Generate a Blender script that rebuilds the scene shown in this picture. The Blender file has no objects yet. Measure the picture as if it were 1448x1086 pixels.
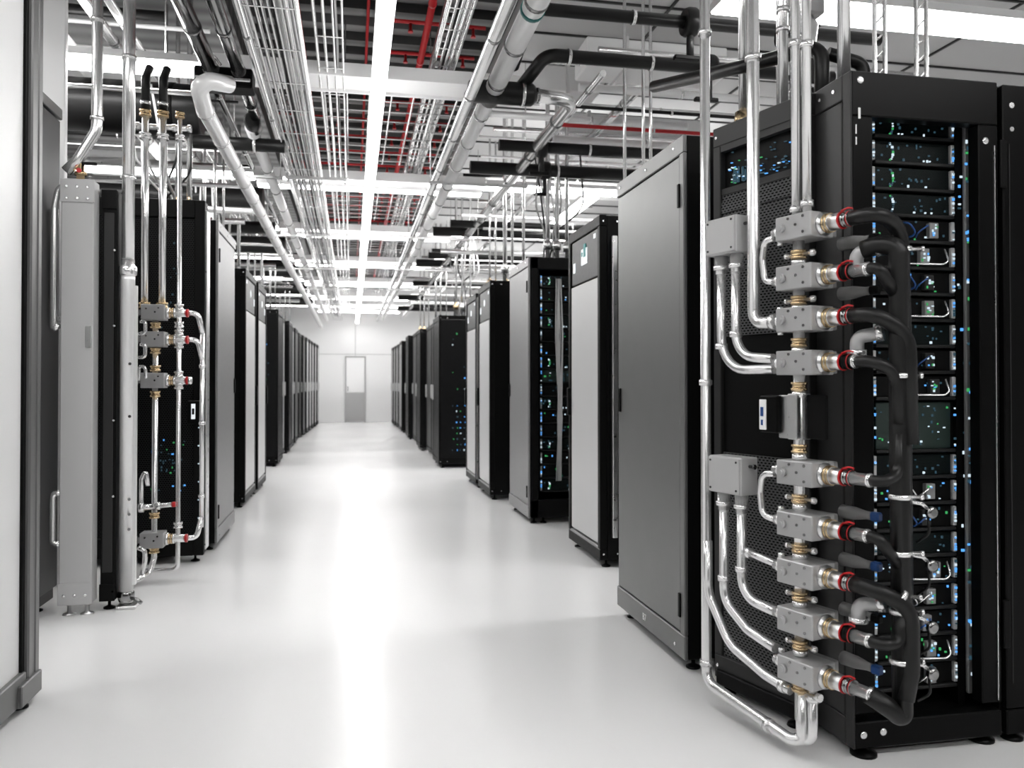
import bpy, math, random
from mathutils import Vector as V, Matrix
R = random.Random(7)
PI = math.pi
S = bpy.context.scene
C = S.collection
HC = 1.2                                   # eye height of the photographer

# ------------------------------------------------------------------ materials
def mat(name, col, rough=.5, metal=0., spec=.5, emit=None, es=0., vary=0., scale=30., coat=0.):
    m = bpy.data.materials.new(name); m.use_nodes = True
    nt = m.node_tree; b = nt.nodes['Principled BSDF']
    if not hasattr(col, '__len__'): col = (col, col, col)
    b.inputs['Base Color'].default_value = (*col, 1)
    b.inputs['Roughness'].default_value = rough
    b.inputs['Metallic'].default_value = metal
    b.inputs['Specular IOR Level'].default_value = spec
    b.inputs['Coat Weight'].default_value = coat
    if emit:
        b.inputs['Emission Color'].default_value = (*emit, 1)
        b.inputs['Emission Strength'].default_value = es
    if vary:
        tc = nt.nodes.new('ShaderNodeTexCoord'); n = nt.nodes.new('ShaderNodeTexNoise')
        n.inputs['Scale'].default_value = scale; n.inputs['Detail'].default_value = 3
        nt.links.new(tc.outputs['Object'], n.inputs['Vector'])
        mr = nt.nodes.new('ShaderNodeMapRange')
        mr.inputs['To Min'].default_value = max(.02, rough - vary); mr.inputs['To Max'].default_value = rough + vary
        nt.links.new(n.outputs['Fac'], mr.inputs['Value']); nt.links.new(mr.outputs['Result'], b.inputs['Roughness'])
    return m

def holes_mat(name, bar, hole, cell, gap, rough=.4):
    """sheet metal with rows of punched holes (pattern across any upright face)"""
    m = mat(name, bar, rough); nt = m.node_tree; b = nt.nodes['Principled BSDF']
    tc = nt.nodes.new('ShaderNodeTexCoord'); sp = nt.nodes.new('ShaderNodeSeparateXYZ')
    ad = nt.nodes.new('ShaderNodeMath'); ad.operation = 'ADD'; cb = nt.nodes.new('ShaderNodeCombineXYZ')
    nt.links.new(tc.outputs['Object'], sp.inputs[0])
    nt.links.new(sp.outputs[0], ad.inputs[0]); nt.links.new(sp.outputs[1], ad.inputs[1])
    nt.links.new(ad.outputs[0], cb.inputs[0]); nt.links.new(sp.outputs[2], cb.inputs[1])
    br = nt.nodes.new('ShaderNodeTexBrick'); nt.links.new(cb.outputs[0], br.inputs['Vector'])
    br.inputs['Scale'].default_value = 1; br.inputs['Brick Width'].default_value = cell
    br.inputs['Row Height'].default_value = cell * .8; br.inputs['Mortar Size'].default_value = gap
    br.inputs['Mortar Smooth'].default_value = .1
    br.inputs['Color1'].default_value = (*hole, 1); br.inputs['Color2'].default_value = (*hole, 1)
    br.inputs['Mortar'].default_value = (*bar, 1)
    nt.links.new(br.outputs['Color'], b.inputs['Base Color'])
    sm = nt.nodes.new('ShaderNodeMath'); sm.operation = 'MULTIPLY'; sm.inputs[1].default_value = .2
    nt.links.new(br.outputs['Fac'], sm.inputs[0]); nt.links.new(sm.outputs[0], b.inputs['Specular IOR Level'])
    return m

M = dict(
    black=mat('black_powdercoat', .004, .45, spec=.1, vary=.06), blackgl=mat('black_gloss', .0035, .3, spec=.09),
    dark=mat('charcoal_paint', .022, .4, spec=.25, vary=.05), grey=mat('grey_paint', .1, .36, spec=.8, vary=.03, scale=8),
    midgrey=mat('mid_grey_paint', .2, .38, vary=.04), light=mat('light_grey_door', .52, .33, vary=.04, scale=6),
    pale=mat('pale_grey_paint', .42, .42, vary=.05), cast=mat('grey_valve_housing', .42, .36, .35, vary=.06),
    steel=mat('stainless_steel', .86, .2, .78), dsteel=mat('dark_chrome', .3, .16, 1., vary=.05),
    brushed=mat('brushed_aluminium', .78, .3, 1., vary=.08), brass=mat('brass', (.66, .5, .3), .25, 1.),
    red=mat('red_plastic', (.5, .012, .015), .35), redpipe=mat('red_sprinkler_paint', (.5, .01, .015), .4, vary=.05),
    rubber=mat('black_rubber', .008, .36, spec=.3, vary=.06, scale=60), white=mat('white_jacket', .93, .28, .12), satin=mat('satin_steel', .82, .3, .45), slate=mat('slate_paint', .055, .4, spec=.3), rear=mat('dark_rear_wall', .06, .6), board=mat('ceiling_board', .5, .55, vary=.05), wgloss=mat('white_gloss_panel', .85, .35, vary=.04), lip=mat('server_lip', .01, .5, spec=.3),
    wpaint=mat('white_paint', .8, .5, vary=.05), blue=mat('blue_plastic', (.01, .06, .22), .35),
    pcb=mat('dark_green_board', (.008, .02, .016), .5), teal=mat('teal_ring', (.02, .16, .15), .4),
    ledb=mat('led_blue', 0, emit=(.1, .4, 1.), es=.9), ledg=mat('led_green', 0, emit=(.12, 1., .3), es=.3),
    ledw=mat('led_white', 0, emit=(.75, .9, 1.), es=.7), ledd=mat('led_dim', 0, emit=(.2, .5, .7), es=.1),
    screen=mat('lit_display', .6, emit=(.9, .97, 1.), es=.5), cyan=mat('lit_display_teal', 0, emit=(.05, .5, .5), es=.3),
    upglow=mat('added_uplight_glow', .9, .5, emit=(1., .99, .98), es=7), lamp=mat('lamp_diffuser', .9, .5, emit=(1., .99, .98), es=17), marking=mat('white_print', .85, .5),
    perf=holes_mat('punched_black_sheet', (.07, .07, .072), (.0008, .0008, .0008), .0125, .0028),
    mesh=holes_mat('punched_mesh_door', (.008, .008, .0085), (.0015, .0015, .0015), .016, .003),
    grill=holes_mat('server_grille', (.006, .01, .01), (.0015, .0015, .0015), .006, .001),
)

def floor_mat():
    m = mat('white_epoxy_floor', .74, .2, spec=.4); nt = m.node_tree; b = nt.nodes['Principled BSDF']
    tc = nt.nodes.new('ShaderNodeTexCoord'); n = nt.nodes.new('ShaderNodeTexNoise')
    n.inputs['Scale'].default_value = .7; n.inputs['Detail'].default_value = 4
    nt.links.new(tc.outputs['Object'], n.inputs['Vector'])
    r = nt.nodes.new('ShaderNodeMapRange'); r.inputs['To Min'].default_value = .2; r.inputs['To Max'].default_value = .262
    nt.links.new(n.outputs['Fac'], r.inputs['Value']); nt.links.new(r.outputs['Result'], b.inputs['Roughness'])
    c = nt.nodes.new('ShaderNodeMix'); c.data_type = 'RGBA'
    c.inputs['A'].default_value = (.81, .81, .812, 1); c.inputs['B'].default_value = (.86, .86, .86, 1)
    nt.links.new(n.outputs['Fac'], c.inputs['Factor']); nt.links.new(c.outputs['Result'], b.inputs['Base Color'])
    return m
M['floor'] = floor_mat()
def deck_mat():
    m = mat('ribbed_steel_deck', .05, .45); nt = m.node_tree; b = nt.nodes['Principled BSDF']
    tc = nt.nodes.new('ShaderNodeTexCoord'); w = nt.nodes.new('ShaderNodeTexWave'); w.bands_direction = 'Y'
    w.inputs['Scale'].default_value = 1.4; w.inputs['Distortion'].default_value = .6
    nt.links.new(tc.outputs['Object'], w.inputs['Vector'])
    r = nt.nodes.new('ShaderNodeValToRGB'); r.color_ramp.elements[0].color = (.02, .02, .02, 1)
    r.color_ramp.elements[1].color = (.13, .13, .13, 1)
    nt.links.new(w.outputs['Fac'], r.inputs['Fac']); nt.links.new(r.outputs['Color'], b.inputs['Base Color'])
    return m
M['deck'] = deck_mat()

# ------------------------------------------------------------------ mesh builder
class MB:
    def __init__(s): s.v = []; s.f = []; s.m = []; s.s = []; s.k = 0
    def mat(s, k): s.k = k; return s
    def add(s, vs, fs, smooth=False):
        o = len(s.v); s.v += [tuple(p) for p in vs]
        for f in fs: s.f.append([i + o for i in f]); s.m.append(s.k); s.s.append(smooth)
        return s
    def box(s, x0, x1, y0, y1, z0, z1, T=None):
        if x0 > x1: x0, x1 = x1, x0
        if y0 > y1: y0, y1 = y1, y0
        vs = [V((x, y, z)) for x in (x0, x1) for y in (y0, y1) for z in (z0, z1)]
        if T: vs = [T(*p) for p in vs]
        fs = [(0, 1, 3, 2), (4, 6, 7, 5), (0, 4, 5, 1), (2, 3, 7, 6), (0, 2, 6, 4), (1, 5, 7, 3)]
        return s.add(vs, fs)
    def cbox(s, x0, x1, y0, y1, z0, z1, c=.004, T=None):
        if x0 > x1: x0, x1 = x1, x0
        if y0 > y1: y0, y1 = y1, y0
        lo, hi = (x0, y0, z0), (x1, y1, z1); vs = []; idx = {}
        for i in (0, 1):
            for j in (0, 1):
                for k in (0, 1):
                    b = [(lo, hi)[q][n] for n, q in enumerate((i, j, k))]
                    inn = [b[n] + (c if q == 0 else -c) for n, q in enumerate((i, j, k))]
                    for ax in range(3):
                        p = list(inn); p[ax] = b[ax]; idx[(i, j, k, ax)] = len(vs); vs.append(V(p))
        fs = []
        for ax in range(3):
            o = [a for a in range(3) if a != ax]
            for q in (0, 1):
                f = []
                for (a, b2) in ((0, 0), (1, 0), (1, 1), (0, 1)):
                    key = [0, 0, 0]; key[ax] = q; key[o[0]] = a; key[o[1]] = b2
                    f.append(idx[(*key, ax)])
                flip = (q == 0) != (ax == 1)
                fs.append(f[::-1] if flip else f)
            for a in (0, 1):
                for b2 in (0, 1):
                    k0 = [0, 0, 0]; k0[ax] = 0; k0[o[0]] = a; k0[o[1]] = b2
                    k1 = list(k0); k1[ax] = 1
                    fs.append([idx[(*k0, o[0])], idx[(*k1, o[0])], idx[(*k1, o[1])], idx[(*k0, o[1])]])
        for i in (0, 1):
            for j in (0, 1):
                for k in (0, 1): fs.append([idx[(i, j, k, a)] for a in range(3)])
        if T: vs = [T(*p) for p in vs]
        return s.add(vs, fs)
    def frame(s, d):
        d = V(d).normalized(); a = V((0, 0, 1)) if abs(d.z) < .9 else V((1, 0, 0))
        u = d.cross(a).normalized(); return u, d.cross(u)
    def rev(s, p, d, prof, n=20, smooth=True):
        """surface of revolution: prof = [(distance along d, radius)]"""
        p = V(p); d = V(d).normalized(); u, w = s.frame(d); vs = []; fs = []
        for t, r in prof:
            for i in range(n):
                a = 2 * PI * i / n; vs.append(p + d * t + (u * math.cos(a) + w * math.sin(a)) * r)
        for k in range(len(prof) - 1):
            for i in range(n): fs.append((k * n + i, k * n + (i + 1) % n, (k + 1) * n + (i + 1) % n, (k + 1) * n + i))
        # split sharp steps by duplicating: flat shading on the annular steps
        o = len(s.v); s.v += [tuple(q) for q in vs]
        for j, f in enumerate(fs):
            k = j // n; flat = abs(prof[k][0] - prof[k + 1][0]) < 1e-5
            s.f.append([i + o for i in f]); s.m.append(s.k); s.s.append(smooth and not flat)
        s.f.append([o + i for i in range(n)][::-1]); s.m.append(s.k); s.s.append(False)
        e = o + (len(prof) - 1) * n; s.f.append([e + i for i in range(n)]); s.m.append(s.k); s.s.append(False)
        return s
    def cyl(s, p0, p1, r, n=16):
        p0 = V(p0); p1 = V(p1); L = (p1 - p0).length
        return s.rev(p0, p1 - p0, [(0, r), (L, r)], n)
    def tube(s, pts, r, n=14, bend=.08, seg=7):
        path = fillet([V(p) for p in pts], bend, seg); vs = []; fs = []
        t = [(path[min(i + 1, len(path) - 1)] - path[max(i - 1, 0)]).normalized() for i in range(len(path))]
        u, w = s.frame(t[0])
        for i, p in enumerate(path):
            if i:
                q = t[i - 1].rotation_difference(t[i]); u = q @ u; w = q @ w
            for k in range(n):
                a = 2 * PI * k / n; vs.append(p + (u * math.cos(a) + w * math.sin(a)) * r)
        for i in range(len(path) - 1):
            for k in range(n): fs.append((i * n + k, i * n + (k + 1) % n, (i + 1) * n + (k + 1) % n, (i + 1) * n + k))
        s.add(vs, fs, True); o = len(s.v) - len(vs)
        s.f.append([o + k for k in range(n)][::-1]); s.m.append(s.k); s.s.append(False)
        e = len(s.v) - n; s.f.append([e + k for k in range(n)]); s.m.append(s.k); s.s.append(False)
        return s

def fillet(pts, bend, seg):
    if len(pts) < 3: return pts
    out = [pts[0]]
    for i in range(1, len(pts) - 1):
        a, b, c = pts[i - 1], pts[i], pts[i + 1]
        d0 = (a - b); d1 = (c - b); l0, l1 = d0.length, d1.length; d0.normalize(); d1.normalize()
        ang = d0.angle(d1)
        if ang > PI - .02: out.append(b); continue
        t = min(bend / math.tan(ang / 2), .48 * l0, .48 * l1)
        p0, p1 = b + d0 * t, b + d1 * t
        rr = t * math.tan(ang / 2); bis = (d0 + d1).normalized(); ctr = b + bis * (rr / math.sin(ang / 2))
        v0, v1 = p0 - ctr, p1 - ctr; tot = v0.angle(v1); ax = v0.cross(v1).normalized()
        for k in range(seg + 1): out.append(ctr + Matrix.Rotation(tot * k / seg, 3, ax) @ v0)
    out.append(pts[-1]); return out

def tag(o, label=None, cat=None, group=None, kind=None):
    if label: o['label'] = label
    if cat: o['category'] = cat
    if group: o['group'] = group
    if kind: o['kind'] = kind
    return o
def worldpos(o):
    p = V((0, 0, 0))
    while o: p = p + V(o.location); o = o.parent
    return p
def build(name, mb, mats, parent=None, label=None, cat=None, group=None, kind=None):
    """link one mesh object; points are given in room coordinates and the origin goes to the foot of the shape (or the parent's)"""
    if not isinstance(mats, (list, tuple)): mats = [mats]
    xs = [p[0] for p in mb.v]; ys = [p[1] for p in mb.v]; zs = [p[2] for p in mb.v]
    org = worldpos(parent) if parent else V(((min(xs) + max(xs)) / 2, (min(ys) + max(ys)) / 2, min(zs)))
    me = bpy.data.meshes.new(name)
    me.from_pydata([(p[0] - org.x, p[1] - org.y, p[2] - org.z) for p in mb.v], [], mb.f)
    for m in mats: me.materials.append(M[m])
    me.polygons.foreach_set('material_index', mb.m); me.polygons.foreach_set('use_smooth', mb.s); me.update()
    import bmesh
    bm = bmesh.new(); bm.from_mesh(me); bmesh.ops.recalc_face_normals(bm, faces=bm.faces); bm.to_mesh(me); bm.free()
    o = bpy.data.objects.new(name, me); C.objects.link(o)
    if parent: o.parent = parent
    else: o.location = org
    return tag(o, label, cat, group, kind)
def pieces(name, mb, mats, parent=None, label=None):
    """one object for every separate shape collected in mb"""
    par = list(range(len(mb.v)))
    def find(a):
        while par[a] != a: par[a] = par[par[a]]; a = par[a]
        return a
    for f in mb.f:
        for i in f[1:]: par[find(i)] = find(f[0])
    groups = {}
    for j, f in enumerate(mb.f): groups.setdefault(find(f[0]), []).append(j)
    for js in groups.values():
        q = MB(); mp = {}
        for j in js:
            for i in mb.f[j]:
                if i not in mp: mp[i] = len(q.v); q.v.append(mb.v[i])
            q.f.append([mp[i] for i in mb.f[j]]); q.m.append(mb.m[j]); q.s.append(mb.s[j])
        build(name, q, mats, parent, label)
def thing(name, label, cat, loc, group=None):
    o = bpy.data.objects.new(name, None); C.objects.link(o); o.location = loc; o.empty_display_size = .1
    return tag(o, label, cat, group)
def struct(name, mb, mats, parent=None): return build(name, mb, mats, parent, kind='structure')
ORD = ['first', 'second', 'third', 'fourth', 'fifth', 'sixth', 'seventh', 'eighth', 'ninth', 'tenth', 'eleventh', 'twelfth',
       'thirteenth', 'fourteenth', 'fifteenth', 'sixteenth', 'seventeenth', 'eighteenth', 'nineteenth', 'twentieth'] + \
      ['twenty-' + w for w in 'first second third fourth fifth sixth seventh eighth ninth'.split()] + ['thirtieth'] + \
      ['thirty-' + w for w in 'first second third fourth fifth sixth seventh eighth ninth'.split()] + ['fortieth']

# ------------------------------------------------------------------ the setting
YF = 25.0
struct('floor', MB().box(-7, 8, -5, YF + .2, -.1, 0), 'floor')
struct('wall_far', MB().box(-7, 8, YF, YF + .2, 0, 4.5), 'wpaint')
struct('wall_near', MB().box(-7, 8, -5.2, -5, 0, 4.5), 'rear')  # unseen wall, made dark so the black racks reflect less
struct('wall_left', MB().box(-7.2, -7, -5, YF, 0, 4.5), 'wpaint')
struct('wall_right', MB().box(8, 8.2, -5, YF, 0, 4.5), 'wpaint')
struct('baseboard_far', MB().box(-7, 8, YF - .02, YF, 0, .09), 'wpaint')
cl = MB().box(1.3, 8.2, -5.2, YF + .2, 4.1, 4.25)
ce = struct('ceiling', cl, 'board')
dk = MB().box(-.95, 1.3, -5.2, YF + .2, 4.4, 4.5)
y = 3.0
while y < YF:
    dk.box(-.95, 1.3, y, y + .13, 4.32, 4.4); y += .32
struct('ceiling_deck', dk, 'deck')
struct('ceiling_bay', MB().box(-7.2, -.95, -5.2, YF + .2, 4.1, 4.25), 'deck')
sm = MB()
for x in (2.4, 3.7, 5.0): sm.box(x, x + .02, 2.5, YF, 4.085, 4.1)
y = 4.0
while y < 14: sm.box(1.3, 7, y, y + .02, 4.085, 4.1); y += .62
struct('ceiling_seams', sm, 'dark', ce)
# door and panels in the far wall
d = thing('door_1', None, None, (.12, YF, 0)); tag(d, kind='structure')
build('door_frame', MB().box(-.2, -.16, YF - .05, YF, 0, 2.0).box(.38, .42, YF - .05, YF, 0, 2.0).box(-.2, .42, YF - .05, YF, 1.96, 2.0), 'pale', d)
build('door_leaf', MB().cbox(-.155, .375, YF - .035, YF, .9, 1.955), 'wgloss', d)
build('kick_panel', MB().cbox(-.165, .385, YF - .06, YF, .04, .9), 'pale', d)
build('handle', MB().cbox(-.13, -.10, YF - .09, YF - .03, .95, 1.08), 'steel', d)
struct('trim_1', MB().box(.1, .115, YF - .01, YF, 2.0, 3.4).box(-7, 8, YF - .01, YF, 2.05, 2.065), 'pale')
# white column standing behind the tall grey cabinet
struct('partition_wall', MB().cbox(-2.6, -1.67, 5.2, 5.25, 0, 4.1), 'wpaint')

# ceiling beams and lamps
ROWS = [5.75, 8.6, 11.45, 14.3, 17.15, 20.0, 22.85]
for i, y in enumerate(ROWS):
    struct('beam_%d' % (i + 1), MB().box(-.97, 1.38, y - .15, y + .15, 3.3, 3.35)  .box(-.97, 1.38, y - .17, y - .15, 3.28, 3.37)  .box(-.97, 1.38, y + .15, y + .17, 3.28, 3.37), 'wpaint')
def lamp(name, label, x0, x1, y0, y1, z, group, seam=True):
    o = thing(name, label, 'ceiling light', ((x0 + x1) / 2, (y0 + y1) / 2, z), group)
    build('housing', MB().cbox(x0, x1, y0, y1, z + .012, z + .06, .002), 'wpaint', o)
    build('added_uplight', MB().box(x0 + .02, x1 - .02, y0 + .02, y1 - .02, z + .06, z + .066), 'upglow', o, 'added upward glow for the ceiling')  # upward glow added to brighten the ceiling
    if abs(y1 - y0) < .4:
        for x in (x0 + .25, x1 - .25): build('suspension_rod', MB().cyl((x, (y0 + y1) / 2, z + .06), (x, (y0 + y1) / 2, 3.28 if z < 3.25 else 4.08), .005, 6), 'steel', o)
    else:
        yy = y0 + 1.0
        while yy < y1: build('suspension_rod', MB().cyl(((x0 + x1) / 2, yy, z + .06), ((x0 + x1) / 2, yy, 4.315 if x1 < 1 else 4.08), .004, 6), 'steel', o); yy += 2.85
    e = .008
    build('diffuser', MB().box(x0 + e, x1 - e, y0 + e, y1 - e, z - (.026 if name == 'linear_light' else 0), z + .012), 'lamp', o, 'glowing white diffuser')
    return o
lamp('linear_light', 'long continuous glowing light line running down the middle of the ceiling', .11, .205, -4, 24.7, 3.0, None)
for i, y in enumerate([-2.8, .05, 2.9] + ROWS):  # rows behind the camera are unseen, added for lighting
    for side, (a, b) in ((0, (-2.9 if y < 6 else -3.4, -.98)), (1, (2.0 if y == 5.75 else 1.4, 4.3))):
        if y == 5.75 and a > 0: y0 = 4.15
        elif y == 2.9 and a > 0: continue
        else: y0 = y
        sd = 'steel post' if a < 0 else 'big grey cabinet'
        if y < 3: lab = '%s unseen tube light behind the camera, added for lighting, on the %s' % (ORD[i], 'steel post side' if a < 0 else 'hose rack side')
        else: lab = '%s glowing crosswise tube light over the row with the %s' % (ORD[i - 3], sd)
        lamp('tube_light', lab, a, b, y0 - .14, y0 + .14, 3.3, 'crosswise tube lights')
for i, y in enumerate([8.6, 11.45, 14.3, 17.15, 20.0, 22.0, 23.6]):  # tubes added to brighten the far floor and end wall
    lamp('tube_light', 'added tube light under a white beam to brighten the far aisle, %s from the camera' % ORD[i], -.95, 1.36, y - .07, y + .07, 3.21, 'added tube lights under the white beams')
lamp('tube_light', 'added short tube light, unseen, brightening the column behind the tall dark grey cabinet', -2.6, -1.82, 4.05, 4.33, 3.5, 'crosswise tube lights')  # out of view, added to whiten the column behind the cabinet
lamp('strip_light', 'slanting lengthwise strip light above the white-doored rack with the display', 2.62, 2.82, 9.0, 11.2, 3.34, None)

# ------------------------------------------------------------------ racks
def feet(o, pts, r=.03):
    for x, y in pts:
        build('leveling_foot', MB().rev((x, y, 0), (0, 0, 1), [(0, r), (.008, r), (.014, r * .55), (.018, .008), (.06, .008)], 16), 'blackgl', o)
def leds(o, pts, size=.006, name='indicator_lights'):
    """pts: (x,y,z,kind) small lit lamps on a face turned to -Y or the aisle"""
    m = MB()
    for x, y, z, k in pts:
        w = size * R.uniform(.6, 1.4); h = size * R.uniform(.6, 1.6); m.mat(k)
        m.box(x - w, x + w, y - .002, y + .002, z - h, z + h)
    return build(name, m, ['ledb', 'ledg', 'ledw', 'ledd'], o, kind='stuff')
def rack(name, label, fx, y0, y1, H, sx, style, D=1.0, group=None, panel='grey', sidemat='black', solid=True):
    """cabinet whose door is at x = fx facing the aisle; its body runs away from the aisle (sx)"""
    o = thing(name, label, 'server cabinet' if style != 'grey' else 'equipment cabinet', (fx + sx * D / 2, (y0 + y1) / 2, 0), group)
    X = lambda t: fx + sx * t
    feet(o, [(X(.06), y0 + .06), (X(.06), y1 - .06), (X(D - .06), y0 + .06), (X(D - .06), y1 - .06)])
    z0 = .05
    if style == 'grey':
        if solid: build('body', MB().cbox(X(.014), X(D), y0 + .004, y1 - .004, z0, H - .002), 'black', o)
        fr = MB().cbox(X(-.004), X(.014), y0, y1, H - .075, H).cbox(X(-.004), X(.014), y0, y1, z0, z0 + .1)
        fr.cbox(X(-.004), X(.014), y0, y0 + .045, z0 + .1, H - .075).cbox(X(.004), X(.014), y1 - .03, y1, z0 + .1, H - .075)
        build('door_frame', fr, panel, o)
        dr = build('door', MB().cbox(X(0), X(.02), y0 + .05, y1 - .034, z0 + .106, H - .081), panel, o)
        h = MB()
        for z in (.22, H - .3): h.cbox(X(-.012), X(.01), y0 + .034, y0 + .052, z, z + .1, .002)
        pieces('hinge', h, 'black', dr)
        build('latch', MB().cbox(X(-.01), X(.006), y1 - .06, y1 - .04, H * .47, H * .47 + .12, .003), 'blackgl', dr)
        sc = MB()
        for yy, zz in ((y0 + .1, H - .035), (y1 - .06, H - .035), ((y0 + y1) / 2, H - .04), (y0 + .1, z0 + .04)):
            sc.rev((X(-.003), yy, zz), (-sx, 0, 0), [(0, .008), (.004, .008), (.006, .004)], 10)
        build('screw', sc, 'steel', o)
    else:
        side_open = style in ('open',)
        if not side_open:
            build('body', MB().cbox(X(.05), X(D), y0 + .004, y1 - .004, z0, H - .002), 'black', o)
            if sidemat != 'black':
                build('side_panel', MB().cbox(X(.01), X(.12), y0 - .006, y0 + .004, z0 + .05, H - .05), sidemat, o)
        fr = MB().cbox(X(0), X(.05), y0, y1, H - .07, H).cbox(X(0), X(.05), y0, y1, z0, z0 + .07)
        fr.cbox(X(0), X(.05), y0, y0 + .05, z0 + .07, H - .07).cbox(X(0), X(.05), y1 - .05, y1, z0 + .07, H - .07)
        build('door_frame', fr, 'black', o)
        zt = H - .40
        if style == 'door':
            build('door', MB().cbox(X(.004), X(.04), y0 + .04, y1 - .07, z0 + .1, zt), panel, o, 'pale door panel')
            up = build('control_panel', MB().cbox(X(.008), X(.04), y0 + .055, y1 - .075, zt + .012, H - .075), 'dark', o)
            yc = (y0 + y1) / 2
            big = sx > 0 and y0 < 6
            dm = MB().rev((X(.01), yc, zt + .2), (-sx, 0, 0), [(0, .035), (.006, .035)], 14) if not big else MB().box(X(.004), X(.009), yc - .08, yc + .06, zt + .13, zt + .24).mat(1)
            if big: dm.box(X(.002), X(.006), yc - .05, yc - .0, zt + .18, zt + .27).box(X(.002), X(.006), yc + .02, yc + .05, zt + .19, zt + .22)
            build('display', dm, ['screen', 'cyan'], up, 'lit white display')
            pieces('badge', MB().box(X(.004), X(.009), y1 - .17, y1 - .12, zt + .1, zt + .17).box(X(.004), X(.009), y0 + .11, y0 + .15, zt + .27, zt + .3), 'screen', up)
            hd = MB().cbox(X(-.02), X(.02), y1 - .062, y1 - .02, H * .42, H * .42 + .2, .006)
            build('handle', hd, 'blackgl', o)
            build('plinth', MB().cbox(X(.002), X(.05), y0 + .02, y1 - .02, z0, z0 + .085), 'midgrey', o)
        elif style in ('mesh', 'far'):
            build('door', MB().cbox(X(.004), X(.04), y0 + .045, y1 - .045, z0 + .08, H - .08), panel if style == 'far' else 'mesh', o)
            build('handle', MB().cbox(X(-.02), X(.01), y1 - .06, y1 - .03, H * .44, H * .44 + .22, .006), 'pale', o, 'pale door handle')
            if style == 'mesh':
                s = MB().cbox(X(.02), X(D - .02), y0 - .012, y0 + .004, z0 + .09, H - .06)
                sp = build('mesh_panel', s, 'mesh', o)
        sc = MB()
        for t in (.025, .12):
            for z in (z0 + .04, H - .04): sc.rev((X(t), y0 + .003, z), (0, -1, 0), [(0, .006), (.004, .006)], 8)
        build('screw', sc, 'steel', o)
    return o

RG = 'cabinets along the manifold side of the aisle'; LG = 'cabinets along the steel upright side of the aisle'
r1 = rack('cooling_cabinet', 'big plain grey cabinet beside the manifold pipes, closest to the camera of its kind', 1.355, 3.155, 4.02, 2.235, 1, 'grey', 1.1, RG)
t = bpy.data.curves.new('marking', 'FONT'); t.body = 'B7'; t.size = .045; t.extrude = .0005; t.align_x = 'CENTER'
t.materials.append(M['marking']); to = bpy.data.objects.new('marking', t); C.objects.link(to); to.parent = r1
bpy.context.view_layer.update(); me = bpy.data.meshes.new_from_object(to.evaluated_get(bpy.context.evaluated_depsgraph_get()))
bpy.data.objects.remove(to); me.materials.clear(); me.materials.append(M['marking'])
to = bpy.data.objects.new('marking', me); C.objects.link(to); to.parent = r1; to['kind'] = 'thing'
to.rotation_euler = (PI / 2, 0, -PI / 2); to.location = V((1.3495, 3.62, .085)) - V(r1.location)
r2 = rack('server_cabinet', 'black-framed rack with pale door and lit display panel, just beyond the big grey cabinet', 1.575, 5.03, 5.80, 2.29, 1, 'door', .95, RG, 'light')
build('edge_strip', MB().cbox(1.65, 1.685, 4.99, 5.02, .2, 2.15), 'brushed', r2, 'silver door edge strip')
r3 = rack('server_cabinet', 'grey-doored rack with open side full of lit servers, behind the display rack', 1.475, 6.72, 7.58, 2.27, 1, 'grey', .2, RG, 'midgrey', solid=False)
# open body of r3
o = r3
b = MB().cbox(1.5, 1.56, 6.72, 6.78, .05, 2.268).cbox(2.2, 2.3, 6.72, 6.78, .05, 2.268).cbox(1.5, 2.3, 6.72, 6.78, 2.17, 2.268).cbox(1.5, 2.3, 6.72, 6.78, .05, .2)
b.box(1.56, 1.58, 6.78, 7.55, .05, 2.26).box(2.28, 2.3, 6.78, 7.55, .05, 2.26).box(1.52, 2.3, 7.53, 7.57, .05, 2.26).box(1.52, 2.3, 6.78, 7.55, .05, .08).box(1.52, 2.3, 6.78, 7.55, 2.24, 2.26)
build('carcass', b, 'black', o)
r4 = rack('server_cabinet', 'pale-doored rack with small round lamp on its dark upper panel, behind the grey-doored rack', 1.385, 8.16, 8.94, 2.25, 1, 'door', .95, RG, 'light')
r5 = rack('server_cabinet', 'pale-doored rack with silver side edge, just behind another pale-doored rack', 1.385, 9.12, 9.92, 2.22, 1, 'door', .95, RG, 'light', 'brushed')
far_r = [(11.35, 1.2, 'mesh', 2.15), (12.3, 1.27, 'far', 2.15), (13.2, 1.27, 'far', 2.15), (14.3, 1.18, 'mesh', 2.15), (15.2, 1.25, 'far', 2.2), (16.1, 1.25, 'far', 2.2),
         (17.2, 1.17, 'mesh', 2.2), (18.1, 1.23, 'far', 2.2), (19.5, 1.17, 'far', 2.2), (20.4, 1.2, 'far', 2.2), (21.3, 1.18, 'far', 2.2), (22.2, 1.16, 'far', 2.2), (23.1, 1.14, 'far', 2.2)]
rf = []
for i, (y, x, st, H) in enumerate(far_r):
    what = 'black mesh-sided rack with a pale handle' if st == 'mesh' else 'dark rack with a flat door'
    if i == 0: lab = 'black mesh-sided rack glowing with rows of blue and green lamps, beyond the pale-doored racks'
    else: lab = '%s, %s cabinet beyond the blue-lit mesh rack' % (what, ORD[i - 1])
    k = rack('server_cabinet', lab, x, y, y + .86, H, 1, st, .95, RG, 'midgrey' if i > 7 else 'dark'); rf.append(k)
    if st == 'mesh':
        pts = []
        for z in range(22):
            for c in range(9):
                if R.random() < (.55 if z < 9 else .22):
                    pts.append((x + .2 + c * .055 + R.uniform(-.01, .01), y - .014, .25 + z * .078, R.choice([0, 0, 1, 2, 3, 3])))
        leds(k, pts, .008)
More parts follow.
